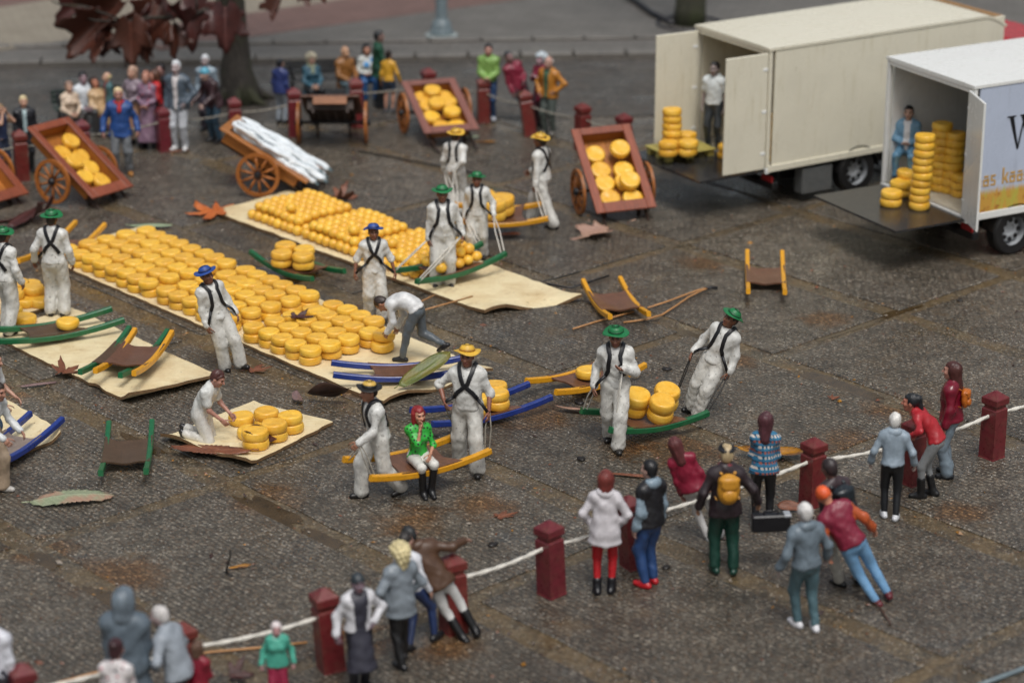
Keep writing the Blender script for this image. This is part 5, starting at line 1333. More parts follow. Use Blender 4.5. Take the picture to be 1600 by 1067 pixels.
t2 = truck((8.36, 43.19, .90), 28.4, 2.62, 2.40, 8.0, 'white box truck with cheese print and the letter W on its side', M_SIDE, M_CREAMW, M_CREAMW,
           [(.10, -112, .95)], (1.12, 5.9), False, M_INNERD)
def on_truck(T_, x, y, z=0.0): o, R, p = T_; return p + R @ np.array([x, y, z])
# print on the side of the right truck: big serif letter, row of words, band of orange scenery
o2, R2, p2 = t2
Rside = np.stack([R2[:, 0], np.array([0, 0, 1.]), -R2[:, 1]], 1)
Rl = np.stack([np.array([1., 0, 0]), np.array([0, 0, 1.]), np.array([0, -1., 0])], 1)
b = MB(); serif_W(b, Rl, (.80, -.003, 1.16), .62); b.obj('letter', M_BLACK, o2)
def mat_print():
    '''flat printed picture: soft golden scenery fading into the pale side above'''
    t = NT('printed_side_picture'); v = t.coord(); sp = t.n('ShaderNodeSeparateXYZ'); t.l(v, sp.inputs[0])
    m = t.n('ShaderNodeMapping'); m.inputs['Scale'].default_value = (3.2, 1, 1.1); t.l(v, m.inputs['Vector']); n = t.noise(m.outputs[0], 2.2, 4, .6); n2 = t.noise(v, 5, 4, .6)
    m2 = t.n('ShaderNodeMapping'); m2.inputs['Scale'].default_value = (26, 1, 2); t.l(v, m2.inputs['Vector']); st = t.noise(m2.outputs[0], 1.5, 3, .6)
    c = t.mix(t.ramp(n, [(.38, 0.), (.52, 1.)]), lin('b8b04e'), lin('c89a48')); c = t.mix(t.ramp(n2, [(.56, 0.), (.66, .8)]), c, lin('a4602e')); c = t.mix(t.ramp(n2, [(.30, .6), (.38, 0.)]), c, lin('8c3a30'))
    edge = t.math('ADD', sp.outputs[2], t.math('MULTIPLY', st, .30)); c = t.mix(t.ramp(edge, [(.54, 0.), (.66, 1.)]), c, lin('b9c3d6'))
    t.set(Base_Color=c, Roughness=.3); return t.m
b = MB(); b.box((4.0, 0, .33), (7.9, .006, .56), None, 0); b.obj('printed_picture', mat_print(), o2)
M_WORD = paint('c49a50', .35)
x = -.06; wd = MB()
while x < 7.7:
    for chs in 'kaas':
        hh = .205
        for k, q in enumerate(FONT5[chs]): wd.prism([(xx * hh * .92, yy * hh) for xx, yy in q], 0, .0075 + k * .0004, Rl, (x, -.003, .535))
        x += .80 * hh * .92 + .02
    x += .10
stuff(wd.obj('lettering', M_WORD, o2))
TG1 = 'cheese wheels at the left truck'; TG2 = 'cheese wheels at the right truck'
# right truck: stacks on the lift and inside
def stack(base, n, what, group, sc=1.0, lean=(0, 0)):
    for k in range(n):
        p = np.array(base) + np.array([lean[0] * k, lean[1] * k, .143 * sc * k])
        kk = n - 1 - k
        lab = f'{ORD[kk]} cheese from top of {what}'
        wheel(T3(p), lab, group, sc=sc)
zl2 = p2[2] - .033; zf2 = p2[2] + .002
stack(G(1436, 326, zl2), 10, 'the tall stack on the right truck\'s tail lift', TG2, .98, (.006, .008))
stack(G(1392, 321, zl2), 2, 'the low front pair on the right truck\'s tail lift', TG2, 1.03)
stack(G(1406, 306, zl2), 2, 'the small stack behind the low pair on the right lift', TG2, 1.03)
stack(G(1416, 300, zl2), 3, 'the stack between the seated man and the tall stack', TG2, 1.03)
stack(G(1467, 297, zf2), 9, 'the rear tall stack inside the right truck', TG2, 1.03)
stack(G(1484, 300, zf2), 8, 'the tall stack next to the door inside the right truck', TG2, 1.03, (.008, 0))
stack(G(1500, 306, zf2), 3, 'the low stack tucked against the right truck\'s door', TG2, 1.0)
# left truck: pallet on its lift
zl1 = t1[2][2] - .033
pg = G(1063, 242, zl1); pal = thing('pallet', 'yellowish wooden pallet under cheese on the left truck\'s tail lift', 'pallet', M=m4(rotm(rad(28)), pg))
M_PAL = paint('b0a458', .5, .4)
for k in range(5): b = MB(); b.box((0, 0, 0), (1.15, .15, .03), None, .006); q = link('slat', b.mesh('slat', M_PAL), pal); q.location = (0, -.36 + .18 * k, .15)
for x in (-.48, 0, .48):
    for y in (-.33, 0, .33): b = MB(); b.box((0, 0, 0), (.14, .13, .13), None, .008); q = link('block', b.mesh('block', M_PAL), pal); q.location = (x, y, .067)
zp = zl1 + .168
stack(G(1049, 235, zp), 6, 'the tall stack on the pallet', TG1, 1.0); stack(G(1044, 236, zp) + np.array([-.02, -.32, 0]), 2, 'the left front pair on the pallet', TG1, 1.02); stack(G(1074, 240, zp) + np.array([0, -.1, 0]), 2, 'the right front pair on the pallet', TG1, 1.02); stack(G(1072, 233, zp) + np.array([0.03, .2, 0]), 2, 'the rear pair on the pallet', TG1, 1.0)
stack(G(1136, 247, zl1), 2, 'the pair beside the half open door of the left truck', TG1, 1.0)
stack(on_truck(t1, .75, 1.15, .004), 3, 'the dim stack inside the left truck behind the standing man', TG1, 1.0); stack(on_truck(t1, .5, 1.55, .004), 4, 'the dim stack inside the left truck by its left wall', TG1, 1.0); stack(on_truck(t1, .45, .22, .004), 7, 'the stack seen through the door gap of the left truck', TG1, 1.0)
# benches
def bench(px, py, yaw, L, label, mat):
    g = G(px, py); o = thing('park_bench', label, 'bench', 'park benches', m4(rotm(rad(yaw)), g))
    for k in range(4): b = MB(); b.box((0, 0, 0), (L, .10, .035), None, .008); q = link('seat_slat', b.mesh('seat_slat', mat), o); q.location = (0, -.18 + .12 * k, .45)
    for k in range(3): b = MB(); b.box((0, 0, 0), (L, .03, .08), rotm(0, rad(-12)), .008); q = link('back_slat', b.mesh('back_slat', mat), o); q.location = (0, .26 + .02 * k, .54 + .10 * k)
    for s in (-1, 1):
        b = MB(); b.tube([(s * (L / 2 - .15), -.2, 0), (s * (L / 2 - .15), -.2, .43)], .03, n=8); b.tube([(s * (L / 2 - .15), .2, 0), (s * (L / 2 - .15), .2, .45), (s * (L / 2 - .15), .33, .80)], .03, n=8); b.tube([(s * (L / 2 - .15), -.2, .43), (s * (L / 2 - .15), -.22, .66), (s * (L / 2 - .15), .28, .68)], .024, n=8); b.obj('side_frame', M_BLACK, o, True)
    return o
bench(142, 196, 20, 1.6, 'dark green bench with three seated people at the left', paint('182a24', .4)); bench(525, 150, 12, 2.3, 'black bench with three people behind the dark cart', paint('16191c', .4))
# ------------------------------------------------------------------ cheese carriers (white clothes, coloured hats, black straps)
WG = 'cheese carriers in white'

def carrier(label, at, top=None, hat='green', yaw=0, skin='80543f', har='X', **k):
    hc = {'green': ('hat', '17703f', '0f4a2a'), 'blue': ('hat', '26478f', '16285a'), 'yellow': ('hat', 'd8ac3c', '9a6a1c'), 'yellow2': ('hat', 'd0aa50', '1a1816', '1c1a18')}[hat]
    if hat == 'yellow': k.setdefault('gloss', .5)
    d = dict(shirt='d2d2ce', trousers='cecdc7', dirt=.72, loose=.032, flare=.028, fit=.026, hem=-.03, shoes='121214', hair=('short', '2a2018'), hat=hc, skin=skin, harness=har, group=WG)
    d.update(k); return person(label, at, top=top, yaw=yaw, **d)
SEAT = dict(sit=True, pelvis=(0, .0, .50), fL=(.13, -.42, 0), fR=(-.13, -.40, 0))
c_gl = carrier('white carrier in green hat seen from behind, standing on the left board', (90, 493), 331, 'green', 176, z0=.06, aL='wide', aR='loose', fL=(.11, 0, 0), fR=(-.11, 0, 0))
c_ge = carrier('white carrier in green hat cut off by the left edge, seen from behind', (14, 520), 358, 'green', 150, z0=.06, aL='hang', aR='loose', fR=(-.10, .12, 0), fL=(.10, -.08, 0))
c_ba = carrier('white carrier in blue hat with crossed black straps behind the long pile', (586, 500), 351, 'blue', 6, har='X', sleeve='rolled', aL=((.19, -.05, -.48), (.5, 1, 0)), aR='wide', fL=(.13, -.06, 0), fR=(-.10, .08, 0), hy=6)
c_bb = carrier('white carrier in blue hat leaning back at the front of the long pile', (366, 578), H=1.82, hat='blue', yaw=34, har='H', aL='loose', aR='hang', wl=(-14, 0), fL=(.10, -.10, 0), fR=(-.09, .10, 0), hp=4, hy=10)
c_yb = carrier('white carrier in straw hat at the left end of the back yellow stretcher', (712, 336), top=203, hat='yellow', yaw=158, har='H', aL='loose', aR='back', tp=4)
c_yr = carrier('white carrier in straw hat striding at the right end of the back yellow stretcher', (846, 353), 208, 'yellow', -118, har='X', aL='carry', aR='fwdlow', fL=(.08, .30, .0), fR=(-.08, -.24, 0), pelvis=(0, 0, .91))
c_gf = carrier('stout white carrier in green hat standing in front of the round cheeses', (692, 447), 291, 'green', 8, har='H', wide=1.28, aL='wide', aR='hang', loose=.04, z0=.03, fL=(.11, -.02, 0), fR=(-.12, 0, 0))
c_gs = carrier('slimmer white carrier in green hat behind the stout one', (746, 405), 270, 'green', -4, har='H', aL=((.16, -.10, -.44), (.5, 1, 0)), aR='hang', fL=(.10, .12, 0), fR=(-.1, -.08, 0))
c_y1 = carrier('white carrier in straw hat with black brim stepping left with the yellow stretcher', (590, 776), 592, 'yellow2', -62, har='H', aL='fwdlow', aR=((.12, .26, -.42), (.4, .6, 0)), tp=14, fL=(.09, .32, .03, 10, 12), fR=(-.08, -.20, 0), pelvis=(0, .02, .90), hp=-4, skin='a07058')
c_y2 = carrier('white carrier in wide straw hat facing us behind the seated woman', (732, 735), 541, 'yellow', -12, har='X', sleeve='rolled', aL=((.14, -.10, -.47), (.5, 1, 0)), aR=((.12, -.14, -.36), (1, .5, 0)), wide=1.12, fL=(.16, -.14, 0), fR=(-.15, .14, 0), skin='8a5a48')
c_g1 = carrier('white carrier in green hat with one hand on his strap at the dark green stretcher', (960, 697), 507, 'green', -6, har='H', aL='chest', aR=((.12, -.04, -.48), (.4, 1, 0)), fL=(.06, -.20, 0), fR=(-.08, .22, 0), pelvis=(0, 0, .91), hp=10, skin='8a5e4a')
c_g2 = carrier('white carrier in green hat leaning far back at the dark green stretcher', (1080, 650), H=1.86, hat='green', yaw=-32, har='H', aL=((.12, -.0, -.50), (.5, 1, 0)), aR='wide', wl=(20, 0), fL=(.10, -.06, 0), fR=(-.10, .1, 0), hy=-24, hr=8)
# workers without hats
person('person in white shirt and grey jeans bending deep over the end of the long pile', (634, 563), H=1.72, yaw=-110, z0=.05, tp=116, shirt='cfd0d0', dirt=.4, fit=.024, trousers='565e64', loose=.016, hair=('short', '2e2018'), skin='9a6a52', aL=((-.02, -.08, -.50), (.3, 1, 0)), aR=((.02, -.02, -.50), (.3, 1, 0)), fL=(.09, -.02, 0), fR=(-.08, .66, .26, 0, 35), pelvis=(0, .20, .92), hp=30, group=WG)
person('person with brown hair kneeling on the small board in white clothes', (326, 684), H=1.70, yaw=74, z0=.06, tp=34, shirt='cfd0cc', dirt=.35, sleeve='short', fit=.024, trousers='c4c2bc', loose=.03, shoes='17171a', kneel=True, pelvis=(0, .10, .40), fL=(.10, .42, .0, 5, 60), fR=(-.12, .34, .0, -5, 60), hair=('short', '4e2c28'), skin='b08070', aL=((-.04, -.28, -.42), (.5, 1, 0)), aR=((-.04, -.24, -.44), (.5, 1, 0)), hp=14, group=WG)
person('worker in white shirt and dirty pale trousers cut off at the left edge', (-10, 768), H=1.76, yaw=62, tp=26, shirt='cdd0d0', dirt=.4, trousers='a8947e', loose=.03, flare=.03, shoes='b8b4ae', hair=('short', '2a2018'), skin='a87a66', aL='fwdlow', aR='fwdlow', fL=(.1, -.1, 0), fR=(-.1, .1, 0), group=WG)
person('worker in white T-shirt and blue jeans at the left edge behind the blue stretcher', (-14, 716), H=1.74, yaw=70, tp=22, shirt='d0d2d2', dirt=.3, sleeve='short', trousers='2a4a66', hair=('short', '2a2018'), skin='b48a76', aL='fwdlow', aR='fwdlow', group=WG)
w1 = person('red haired woman in green dotted blouse sitting on the carried yellow stretcher', None, xy=s3[2][:2] + np.array([.04, -.10]), z0=s3[2][2] + .175 - .46, H=1.62, yaw=22, sex='f', sit=True, pelvis=(0, .06, .52), fL=(.07, -.34, .0, 2, 20), fR=(-.05, -.30, -.02, -2, 20), shirt='2fa83c', pattern='dots', sleeve='rolled', fit=.014, hem=-.02, trousers='cfcdc6', loose=.012, shoes='141416', boots=.8, hair=('bob', '8a2326'), skin='c48e74', aL='lap', aR='chin', hp=4, hy=6, group='people at the cheese stretchers')
# men at the trucks
person('man in white short sleeved shirt and dark trousers standing on the left truck lift', (1114, 233), 97, yaw=-22, z0=t1[2][2] - .033, shirt='d2d8d8', sleeve='short', trousers='33383c', shoes='15151a', hair=('short', '1c1a1a'), skin='8e807c', aL='hang', aR='hang', hy=-10, loose=.014, group='truck crew')
person('man in open blue overalls sitting in the doorway of the right truck', None, xy=on_truck(t2, .26, 2.30)[:2], H=1.74, yaw=-16, z0=t2[2][2] + .12, sit=True, pelvis=(0, .16, .56), fL=(.16, -.22, 0), fR=(-.16, -.2, 0), tp=-6, shirt='6f98b4', open_to=('cfcfd0', .05), trousers='5f88a4', loose=.014, hair=('short', '15120f'), skin='c09a86', aL='belly', aR='belly', fit=.024, group='truck crew')

# ------------------------------------------------------------------ onlookers behind the back rope
person('person raising a camera at the far left edge by the back rope', (6, 276), 163, yaw=50, shirt='a08060', trousers='30384a', hair=('short', '8a7050'), skin='b08872', aL='face', aR='face', sleeve='short', vest='34405e')
person('blond person in dark suit standing between two left bollards', (44, 268), 150, yaw=14, shirt='22242a', open_to=('9fb4b8', .035), trousers='26282c', hair=('short', 'c8b890'), skin='c89c84', aL='hang', aR='hang', fit=.026)
person('person in cream top sitting on the left end of the green bench', (112, 212), H=1.62, yaw=28, sex='f', **SEAT, shirt='cdb8a2', trousers='2e2824', hair=('short', '8a7062'), skin='c8a08a', aL='lap', aR='lap')
person('dark haired man in white shirt sitting on the green bench', (134, 206), H=1.80, yaw=24, **SEAT, shirt='ccd2d8', trousers='3a3a3c', hair=('short', '14141a'), skin='9a8088', aL='lap', aR='lap')
person('woman in long cream dress reclining across the front of the green bench', (166, 212), H=1.66, yaw=36, sex='f', sit=True, pelvis=(0, .22, .52), fL=(.10, -.42, .08), fR=(-.06, -.44, .06), tp=-32, shirt='b89a74', trousers=None, skirt=('b49670', 1.5), hair=('bob', '3a2620'), skin='b87a60', aL='lap', aR='lap')
person('blond person in teal and red jacket seen from the side behind the green bench', (174, 208), 114, yaw=-70, shirt='44666a', open_to=('8a2c30', .07), trousers='3a3a40', hair=('bald', 'd8c890'), skin='c8a088', aL='hang', aR='hang')
person('elderly man in blue jacket with red scarf and grey trousers left of the second bollard', (192, 274), 137, yaw=8, shirt='274a86', trousers='6c7074', shoes='9a6a34', hair=('short', 'c8b48e'), skin='a8786a', scarf='a82c30', aL='wide', aR='wide', coat=.14, fit=.03, loose=.03, fL=(.14, 0, 0), fR=(-.13, 0, 0))
person('woman in pale lilac top and tan skirt behind the man in blue jacket', (214, 226), 104, yaw=-24, sex='f', shirt='8a7c86', trousers=None, skirt=('8a6850', 1.2), hair=('bob', 'a88a78'), skin='c89c86', aL='front', aR='hip')
person('woman in long mauve dress beside the red coat', (234, 230), 112, yaw=-8, sex='f', shirt='7e6478', trousers=None, skirt=('7a6072', 1.75), pattern='flowers', hair=('bun', '9a6a58'), skin='c08a76', aL='front', aR='front')
person('woman in bright red coat behind the bollard', (248, 222), 110, yaw=-70, sex='f', shirt='b8262a', coat=.35, trousers='3a2226', hair=('long', '5a3a2c'), skin='c08a76', aL='chest', aR='hang', fit=.024)
person('person in black coat behind the red coat', (258, 214), 100, yaw=-40, shirt='1c1c22', coat=.3, trousers='23305a', hair=('short', '1a1618'), skin='a88078', aL='hang', aR='chest')
person('tall white haired man in grey suit jacket and white trousers', (282, 234), 95, yaw=-12, shirt='4e5a66', open_to=('c8c2c2', .04), trousers='b8bcc2', shoes='c8c8c8', hair=('short', 'c2c6ca'), skin='b0a0a0', aL='pocket', aR='hang', coat=.10, fit=.026)
person('white haired person in pale blue shirt standing by the tree trunk', (326, 204), 86, yaw=-10, shirt='8a9aa6', trousers='3a3640', hair=('short', 'c4c8cc'), skin='a89a9a', aL='hang', aR='hang')
person('person in light blue cap and brown jacket stooping near the tree', (338, 222), H=1.72, yaw=-46, tp=28, shirt='3c2a2e', trousers='2e4454', hair=('beanie', '5aa0b8'), skin='b89a90', aL='fwdlow', aR='fwdlow', coat=.12, fit=.028)
person('child in navy coat with back turned beside the left back bollard', (440, 192), 93, yaw=150, shirt='2a3668', coat=.1, trousers='8a929a', hair=('short', '181a20'), skin='a88878', aL='hang', aR='hang', fit=.028)
person('woman with pale hair and blue coat sitting at the left end of the black bench', (488, 168), H=1.66, yaw=20, sex='f', **SEAT, shirt='3c6274', coat=.2, scarf='9aa48a', trousers='1c1e22', hair=('curly', 'c8c0a8'), skin='c09a86', aL='lap', aR='lap')
person('bald man in brown jacket and grey blue trousers sitting on the black bench', (540, 160), H=1.74, yaw=34, **SEAT, shirt='8a5c2c', coat=.12, trousers='62767e', hair=('bald', 'b8a898'), skin='c49878', aL='lap', aR='lap', fit=.026)
person('dark haired woman in white jumper with blue print sitting on the black bench', (574, 154), H=1.70, yaw=14, sex='f', **SEAT, shirt='c8ccc8', pattern='star', trousers='2f5f96', hair=('long', '15151a'), skin='c08a70', aL='belly', aR='belly')
person('person in dark green coat standing at the right end of the black bench', (592, 168), 49, yaw=100, shirt='1e4a38', coat=.22, trousers='1c2024', hair=('short', '14181c'), skin='8a7068', aL='hang', aR='fwdlow')
person('girl in yellow top and denim shorts with bare legs near the black bench', (608, 176), 80, yaw=165, sex='f', shirt='c8962c', trousers='3c4a5c', cuff=.55, hair=('bun', '2c2420'), skin='b88872', aL='hang', aR='wide', shoes='3a3a3e')
person('person in lime green jumper and jeans behind the back rope', (764, 188), 69, yaw=-8, shirt='7a9e52', trousers='2c4468', shoes='b8bcc4', hair=('short', '17161a'), skin='b8887a', aL='front', aR='front', fit=.028, pelvis=(0, 0, .935))
person('dark haired person in maroon jacket leaning back left of the orange jacket', (832, 192), H=1.72, yaw=30, shirt='7a2236', coat=.1, trousers='20242a', hair=('short', '2c3036'), skin='8a6a68', wl=(-20, 0), aL='front', aR='hang')
person('white haired woman in crimson coat behind the orange jacket', (846, 198), 84, yaw=-40, sex='f', shirt='7c1c34', coat=.3, trousers='44262e', hair=('curly', 'b4bec4'), skin='b898a0', aL='chest', aR='chest')
person('white haired man in orange jacket over green shirt and grey trousers', (858, 210), 89, yaw=-34, shirt='b07428', open_to=('3a5a44', .05), coat=.08, trousers='4c5450', shoes='6a6660', hair=('bald', 'c4c0bc'), skin='b08a7c', aL='hip', aR='pocket', fit=.028, loose=.026)

# ------------------------------------------------------------------ onlookers at the front rope
person('person in white top with bare pink head at the lower left edge', (0, 1160), H=1.74, yaw=170, shirt='ccced6', trousers='3a3a44', hair=('bald', 'c89a86'), skin='c89484', aL='hang', aR='hang')
p_hood = person('large person in grey hooded coat at the lower left, seen from behind', (206, 1160), H=1.98, yaw=178, shirt='58646e', coat=.4, trousers='2a2e34', hair=('hood', '66727c'), skin='a88878', aL='front', aR='front', fit=.035, wide=1.2)
person('dark haired child in flowered top in front of the grey hooded coat', (190, 1205), 1003, yaw=170, sex='f', shirt='cfcaca', pattern='flowers', trousers='4a3a44', hair=('bun', '3a2024'), skin='a87a6c', aL='front', aR='front', tp=8)
person('white haired person in light grey jacket stooping to the left by the bollard', (284, 1150), H=1.68, yaw=-112, tp=26, shirt='939ba4', open_to=('3c5a60', .06), trousers='2c3036', hair=('short', 'c8c4c2'), skin='b09a98', aL='hip', aR='pocket', coat=.1, fit=.028)
person('small brown haired child in crimson coat beside the stooping person', (314, 1142), 1003, yaw=160, shirt='7c1a2c', coat=.15, trousers='3a2a30', hair=('bob', '5c4436'), skin='a87a6c', aL='front', aR='front')
person('small child in teal jacket and white headscarf at the lower rope', (436, 1098), 972, yaw=6, sex='f', shirt='4aa08c', trousers='8a2440', hair=('kerchief', 'd0c6c6'), skin='b88a8a', aL='wide', aR='wide', fit=.034, loose=.03, coat=.1, hood=False)
person('person in dark cap and white jacket over a long dark apron', (562, 1074), 896, yaw=22, shirt='c8c8cc', trousers='1e1e26', skirt=('33333e', 1.35), open_to=('33333e', .085), hair=('beanie', '2a3238'), skin='7a6670', aL='hip', aR='wide', fit=.028, shoes='16161a')
person('person with big blond curls in grey coat and black trousers', (628, 1036), 851, yaw=-148, shirt='7d868e', coat=.20, trousers='1a1a1c', hair=('curly', 'd2c496'), skin='c8a898', aL='pocket', aR='pocket', fit=.028, fL=(.09, .16, 0), fR=(-.1, -.14, 0))
person('person in white top and tight blue jeans stepping behind the grey coat', (668, 1004), H=1.55, yaw=150, sex='f', shirt='d0d2d8', trousers='27375e', loose=.008, hair=('short', '2a2624'), skin='b89080', aL='fwdlow', aR='hang', tp=18, fL=(.08, .32, .05, 0, 30), fR=(-.08, -.1, 0), pelvis=(0, .03, .90), wl=(-13, 0))
person('person in brown sheepskin jacket and black boots leaning over to the left', (738, 998), H=1.70, yaw=-165, tp=10, shirt='4e3626', open_to=None, coat=.10, hood=True, trousers='c8c8c6', loose=.010, boots=.62, shoes='121214', hair=('short', '1c1e20'), skin='a88070', aL='hang', aR='out', wl=(-29, 4), fit=.034)
person('woman in white hooded coat and bright red leggings', (944, 926), 737, yaw=176, sex='f', shirt='c8c4c8', coat=.20, hood=True, trousers='b01c24', loose=.004, shoes='15151a', boots=.22, hair=('bob', '70302a'), skin='b88a78', aL='pocket', aR='pocket', fit=.026)
person('man in grey hoodie with black vest, jeans and red shoes', (1014, 914), 721, yaw=-138, shirt='7d8f9c', vest='1c1c20', trousers='2a4674', shoes='b01e26', hood=True, hair=('short', '121216'), skin='b89488', aL='hang', aR='hang', fit=.026, coat=.06)
person('woman with long brown hair in crimson jacket leaning left in white trousers', (1118, 842), H=1.62, yaw=176, sex='f', tp=6, shirt='7e1830', coat=.04, trousers='c4c2c0', loose=.008, hair=('long', '5a2c2c'), skin='b88a7a', aL='hang', aR='hang', wl=(-23, 0), shoes='8a8a8a')
p_bp = person('man in black cap and dark jacket wearing a small yellow rucksack', (1130, 893), 697, yaw=-174, shirt='2c2226', coat=.12, trousers='143a30', hat=('flat', '22242a'), hair=('short', 'b8a480'), skin='b08468', scarf='7a2a34', aL='wide', aR=((.26, -.02, -.42), (.5, 1, 0)), fit=.03, loose=.026, fL=(.11, 0, 0), fR=(-.12, .06, 0), shoes='14382e')
person('woman in blue patterned jumper and black trousers beyond the rope', (1190, 826), 646, yaw=174, sex='f', shirt='2f6f92', pattern='knit', trousers='141418', hair=('long', '4e2a30'), skin='b08a7c', aL='front', aR='front', loose=.006, shoes='b4b6bc', coat=.06)
person('white haired person in blue grey hoodie skating away from us', (1258, 980), 783, yaw=-158, shirt='67747e', hood=True, trousers='4c666e', hair=('short', 'd4d2d0'), skin='b0a09a', aL='wide', aR='wide', wl=(-2, -4), tp=6, shoes='ccccd0', fL=(.08, -.06, 0), fR=(-.08, .12, 0), loose=.014, fit=.028)
p_dk = person('person in dark jacket with dark rucksack and beige trousers', (1328, 914), H=1.84, yaw=-150, shirt='3a2c30', trousers='a8a49a', hair=('short', '2e2426'), skin='6e5048', aL='hang', aR='hang', wl=(-11, 0), loose=.024, shoes='121214', fL=(.1, -.06, 0), fR=(-.1, .08, 0))
person('person in orange cap and crimson vest leaning far left in pale jeans', (1382, 940), H=1.80, yaw=-166, tp=12, shirt='b0522a', vest='7a2036', trousers='6f9ac0', hair=('beanie', 'd4582a'), skin='c0846a', aL='wide', aR='wide', wl=(-29, 2), hp=8, shoes='5c2028', loose=.012, fit=.030, coat=.0)
person('white haired person in light grey hoodie and black jeans, back to us', (1390, 808), 647, yaw=172, shirt='8c9aa6', hood=True, trousers='17191d', hair=('short', 'dcdad6'), skin='b8a49c', aL='wide', aR='wide', fit=.028, loose=.010, shoes='c4c6ca', fL=(.09, 0, 0), fR=(-.09, .1, 0))
person('dark haired woman in tight red top bending forward over a bollard', (1446, 776), H=1.72, yaw=-108, sex='f', tp=56, shirt='a4242c', trousers='85888a', loose=.005, boots=.5, shoes='141416', hair=('pony', '191c20'), skin='b0705c', aL=((.16, -.1, -.24), (1, .6, 0)), aR='hip', pelvis=(0, .10, .92), fL=(.08, -.06, 0), fR=(-.08, .1, 0), fit=.010, sleeve='long', hp=-20)
p_mr = person('person with long brown hair in glossy crimson jacket and grey trousers by the last bollard', (1480, 744), 567, yaw=-112, sex='m', shirt='6e1428', gloss=.24, trousers='75838e', hair=('long', '46221f'), skin='b08070', aL='hang', aR='hang', coat=.04, fit=.034, loose=.03, flare=.02, shoes='16181c')
# rucksacks and case carried by people
def rucksack(P_, mat, label, sc=1.0, yoff=.20, strapcol=None):
    R = P_['Rchest']; S = P_['S'] * sc; c = P_['chest'] + R @ np.array([0, yoff * P_['S'], -.03]); o = thing('rucksack', label, 'rucksack', None, m4(R, c, S))
    pr = [el((0, 0, -.03), (.145, .075, .20), k=.05), el((0, .01, .10), (.135, .075, .08), k=.05)]
    V, F = surfnet(lambda P: np.maximum(dist(pr, P, .01) + folds(P, 77, .006), -P[:, 1] - .07), *prim_bounds(pr, .04), .016); link('bag', np_mesh('bag', V, F, [mat]), o)
    pr2 = [el((0, .075, -.09), (.10, .045, .085), k=.04)]; V, F = surfnet(lambda P: dist(pr2, P, .006) + folds(P, 78, .004), *prim_bounds(pr2, .04), .014); link('pocket', np_mesh('pocket', V, F, [mat]), o)
    pr3 = [el((0, .045, .13), (.14, .06, .05), k=.04), el((0, .085, .06), (.11, .022, .07), k=.04)]; V, F = surfnet(lambda P: dist(pr3, P, .006), *prim_bounds(pr3, .04), .014); link('flap', np_mesh('flap', V, F, [mat]), o)
    for s in (-1, 1):
        b = MB(); b.tube([(s * .09, -.05, .18), (s * .098, -.14, .225), (s * .10, -.25, .17), (s * .11, -.33, .02), (s * .15, -.28, -.12), (s * .15, -.05, -.18)], 1.0, n=6, flat=(.045, .016)); b.obj('shoulder_strap', strapcol or mat, o, True)
    return o
rucksack(p_bp, paint('c48a2a', .4, .15), 'small yellow rucksack on the back of the man in black cap', .95)
rucksack(p_dk, paint('1c242a', .3), 'bulging dark rucksack on the back of the person in beige trousers', 1.0)
rucksack(p_mr, paint('b8641e', .35), 'orange rucksack on the back of the person in glossy crimson jacket', .68)
hp_ = p_bp['wrist'][-1] + np.array([.06, -.02, -.16 * p_bp['S']])
cs = thing('briefcase', 'black case with pale corner held low by the man with yellow rucksack', 'case', None, m4(rotm(rad(6)), hp_ + np.array([.12, 0, -.13])))
b = MB(); b.box((0, 0, 0), (.52, .15, .24), None, .02); b.obj('shell', M_BLACK, cs); b = MB(); b.tube([(-.10, 0, .11), (-.09, 0, .165), (.09, 0, .165), (.10, 0, .11)], .014, n=6); b.obj('handle', M_BLACK, cs, True); b = MB(); b.box((.22, 0, .105), (.10, .156, .04), None, .01); b.obj('corner_fitting', paint('9a9ea4', .3), cs)
# ------------------------------------------------------------------ slings from the carriers to the stretcher ends
def sling(S_, sx, sy, hand_, mat):
    o, R, p = S_; a = rail_end(S_, sx, sy); h = np.array(hand_); b = MB(); d = unit(np.cross(h - a, [0, 0, 1.])) * .035
    for s in (-1, 1): b.tube([h + d * .2 * s, (h * .6 + a * .4) + d * s * 1.2, a + d * s * .9 + np.array([0, 0, .0]), a + d * s * .3 + np.array([0, 0, -.07])], .011, n=5)
    q = b.obj('sling', mat, None, True); q.parent = o; q.matrix_parent_inverse = o.matrix_world.inverted()
def both(S_, sy, P_, mat):
    a, c = rail_end(S_, -1, sy), rail_end(S_, 1, sy); hs = [P_['wrist'][1], P_['wrist'][-1]]
    if np.linalg.norm(hs[0] - a) + np.linalg.norm(hs[1] - c) > np.linalg.norm(hs[1] - a) + np.linalg.norm(hs[0] - c): hs = hs[::-1]
    sling(S_, -1, sy, hs[0], mat); sling(S_, 1, sy, hs[1], mat)
def end_near(S_, P_): return min((-1, 1), key=lambda sy: np.linalg.norm((rail_end(S_, -1, sy) + rail_end(S_, 1, sy)) / 2 - P_['chest']))
for S_, P_, mt in ((s3, c_y1, M_ROPEOLD), (s3, c_y2, M_ROPEOLD), (s4, c_g1, M_ROPE), (s4, c_g2, M_ROPED), (s9, c_gf, M_ROPE), (s9, c_gs, M_ROPE), (s10, c_yb, M_ROPE), (s10, c_yr, M_ROPE)):
    if S_ is s9: both(S_, 1 if P_ is c_gf else -1, P_, mt)
    else: both(S_, end_near(S_, P_), P_, mt)
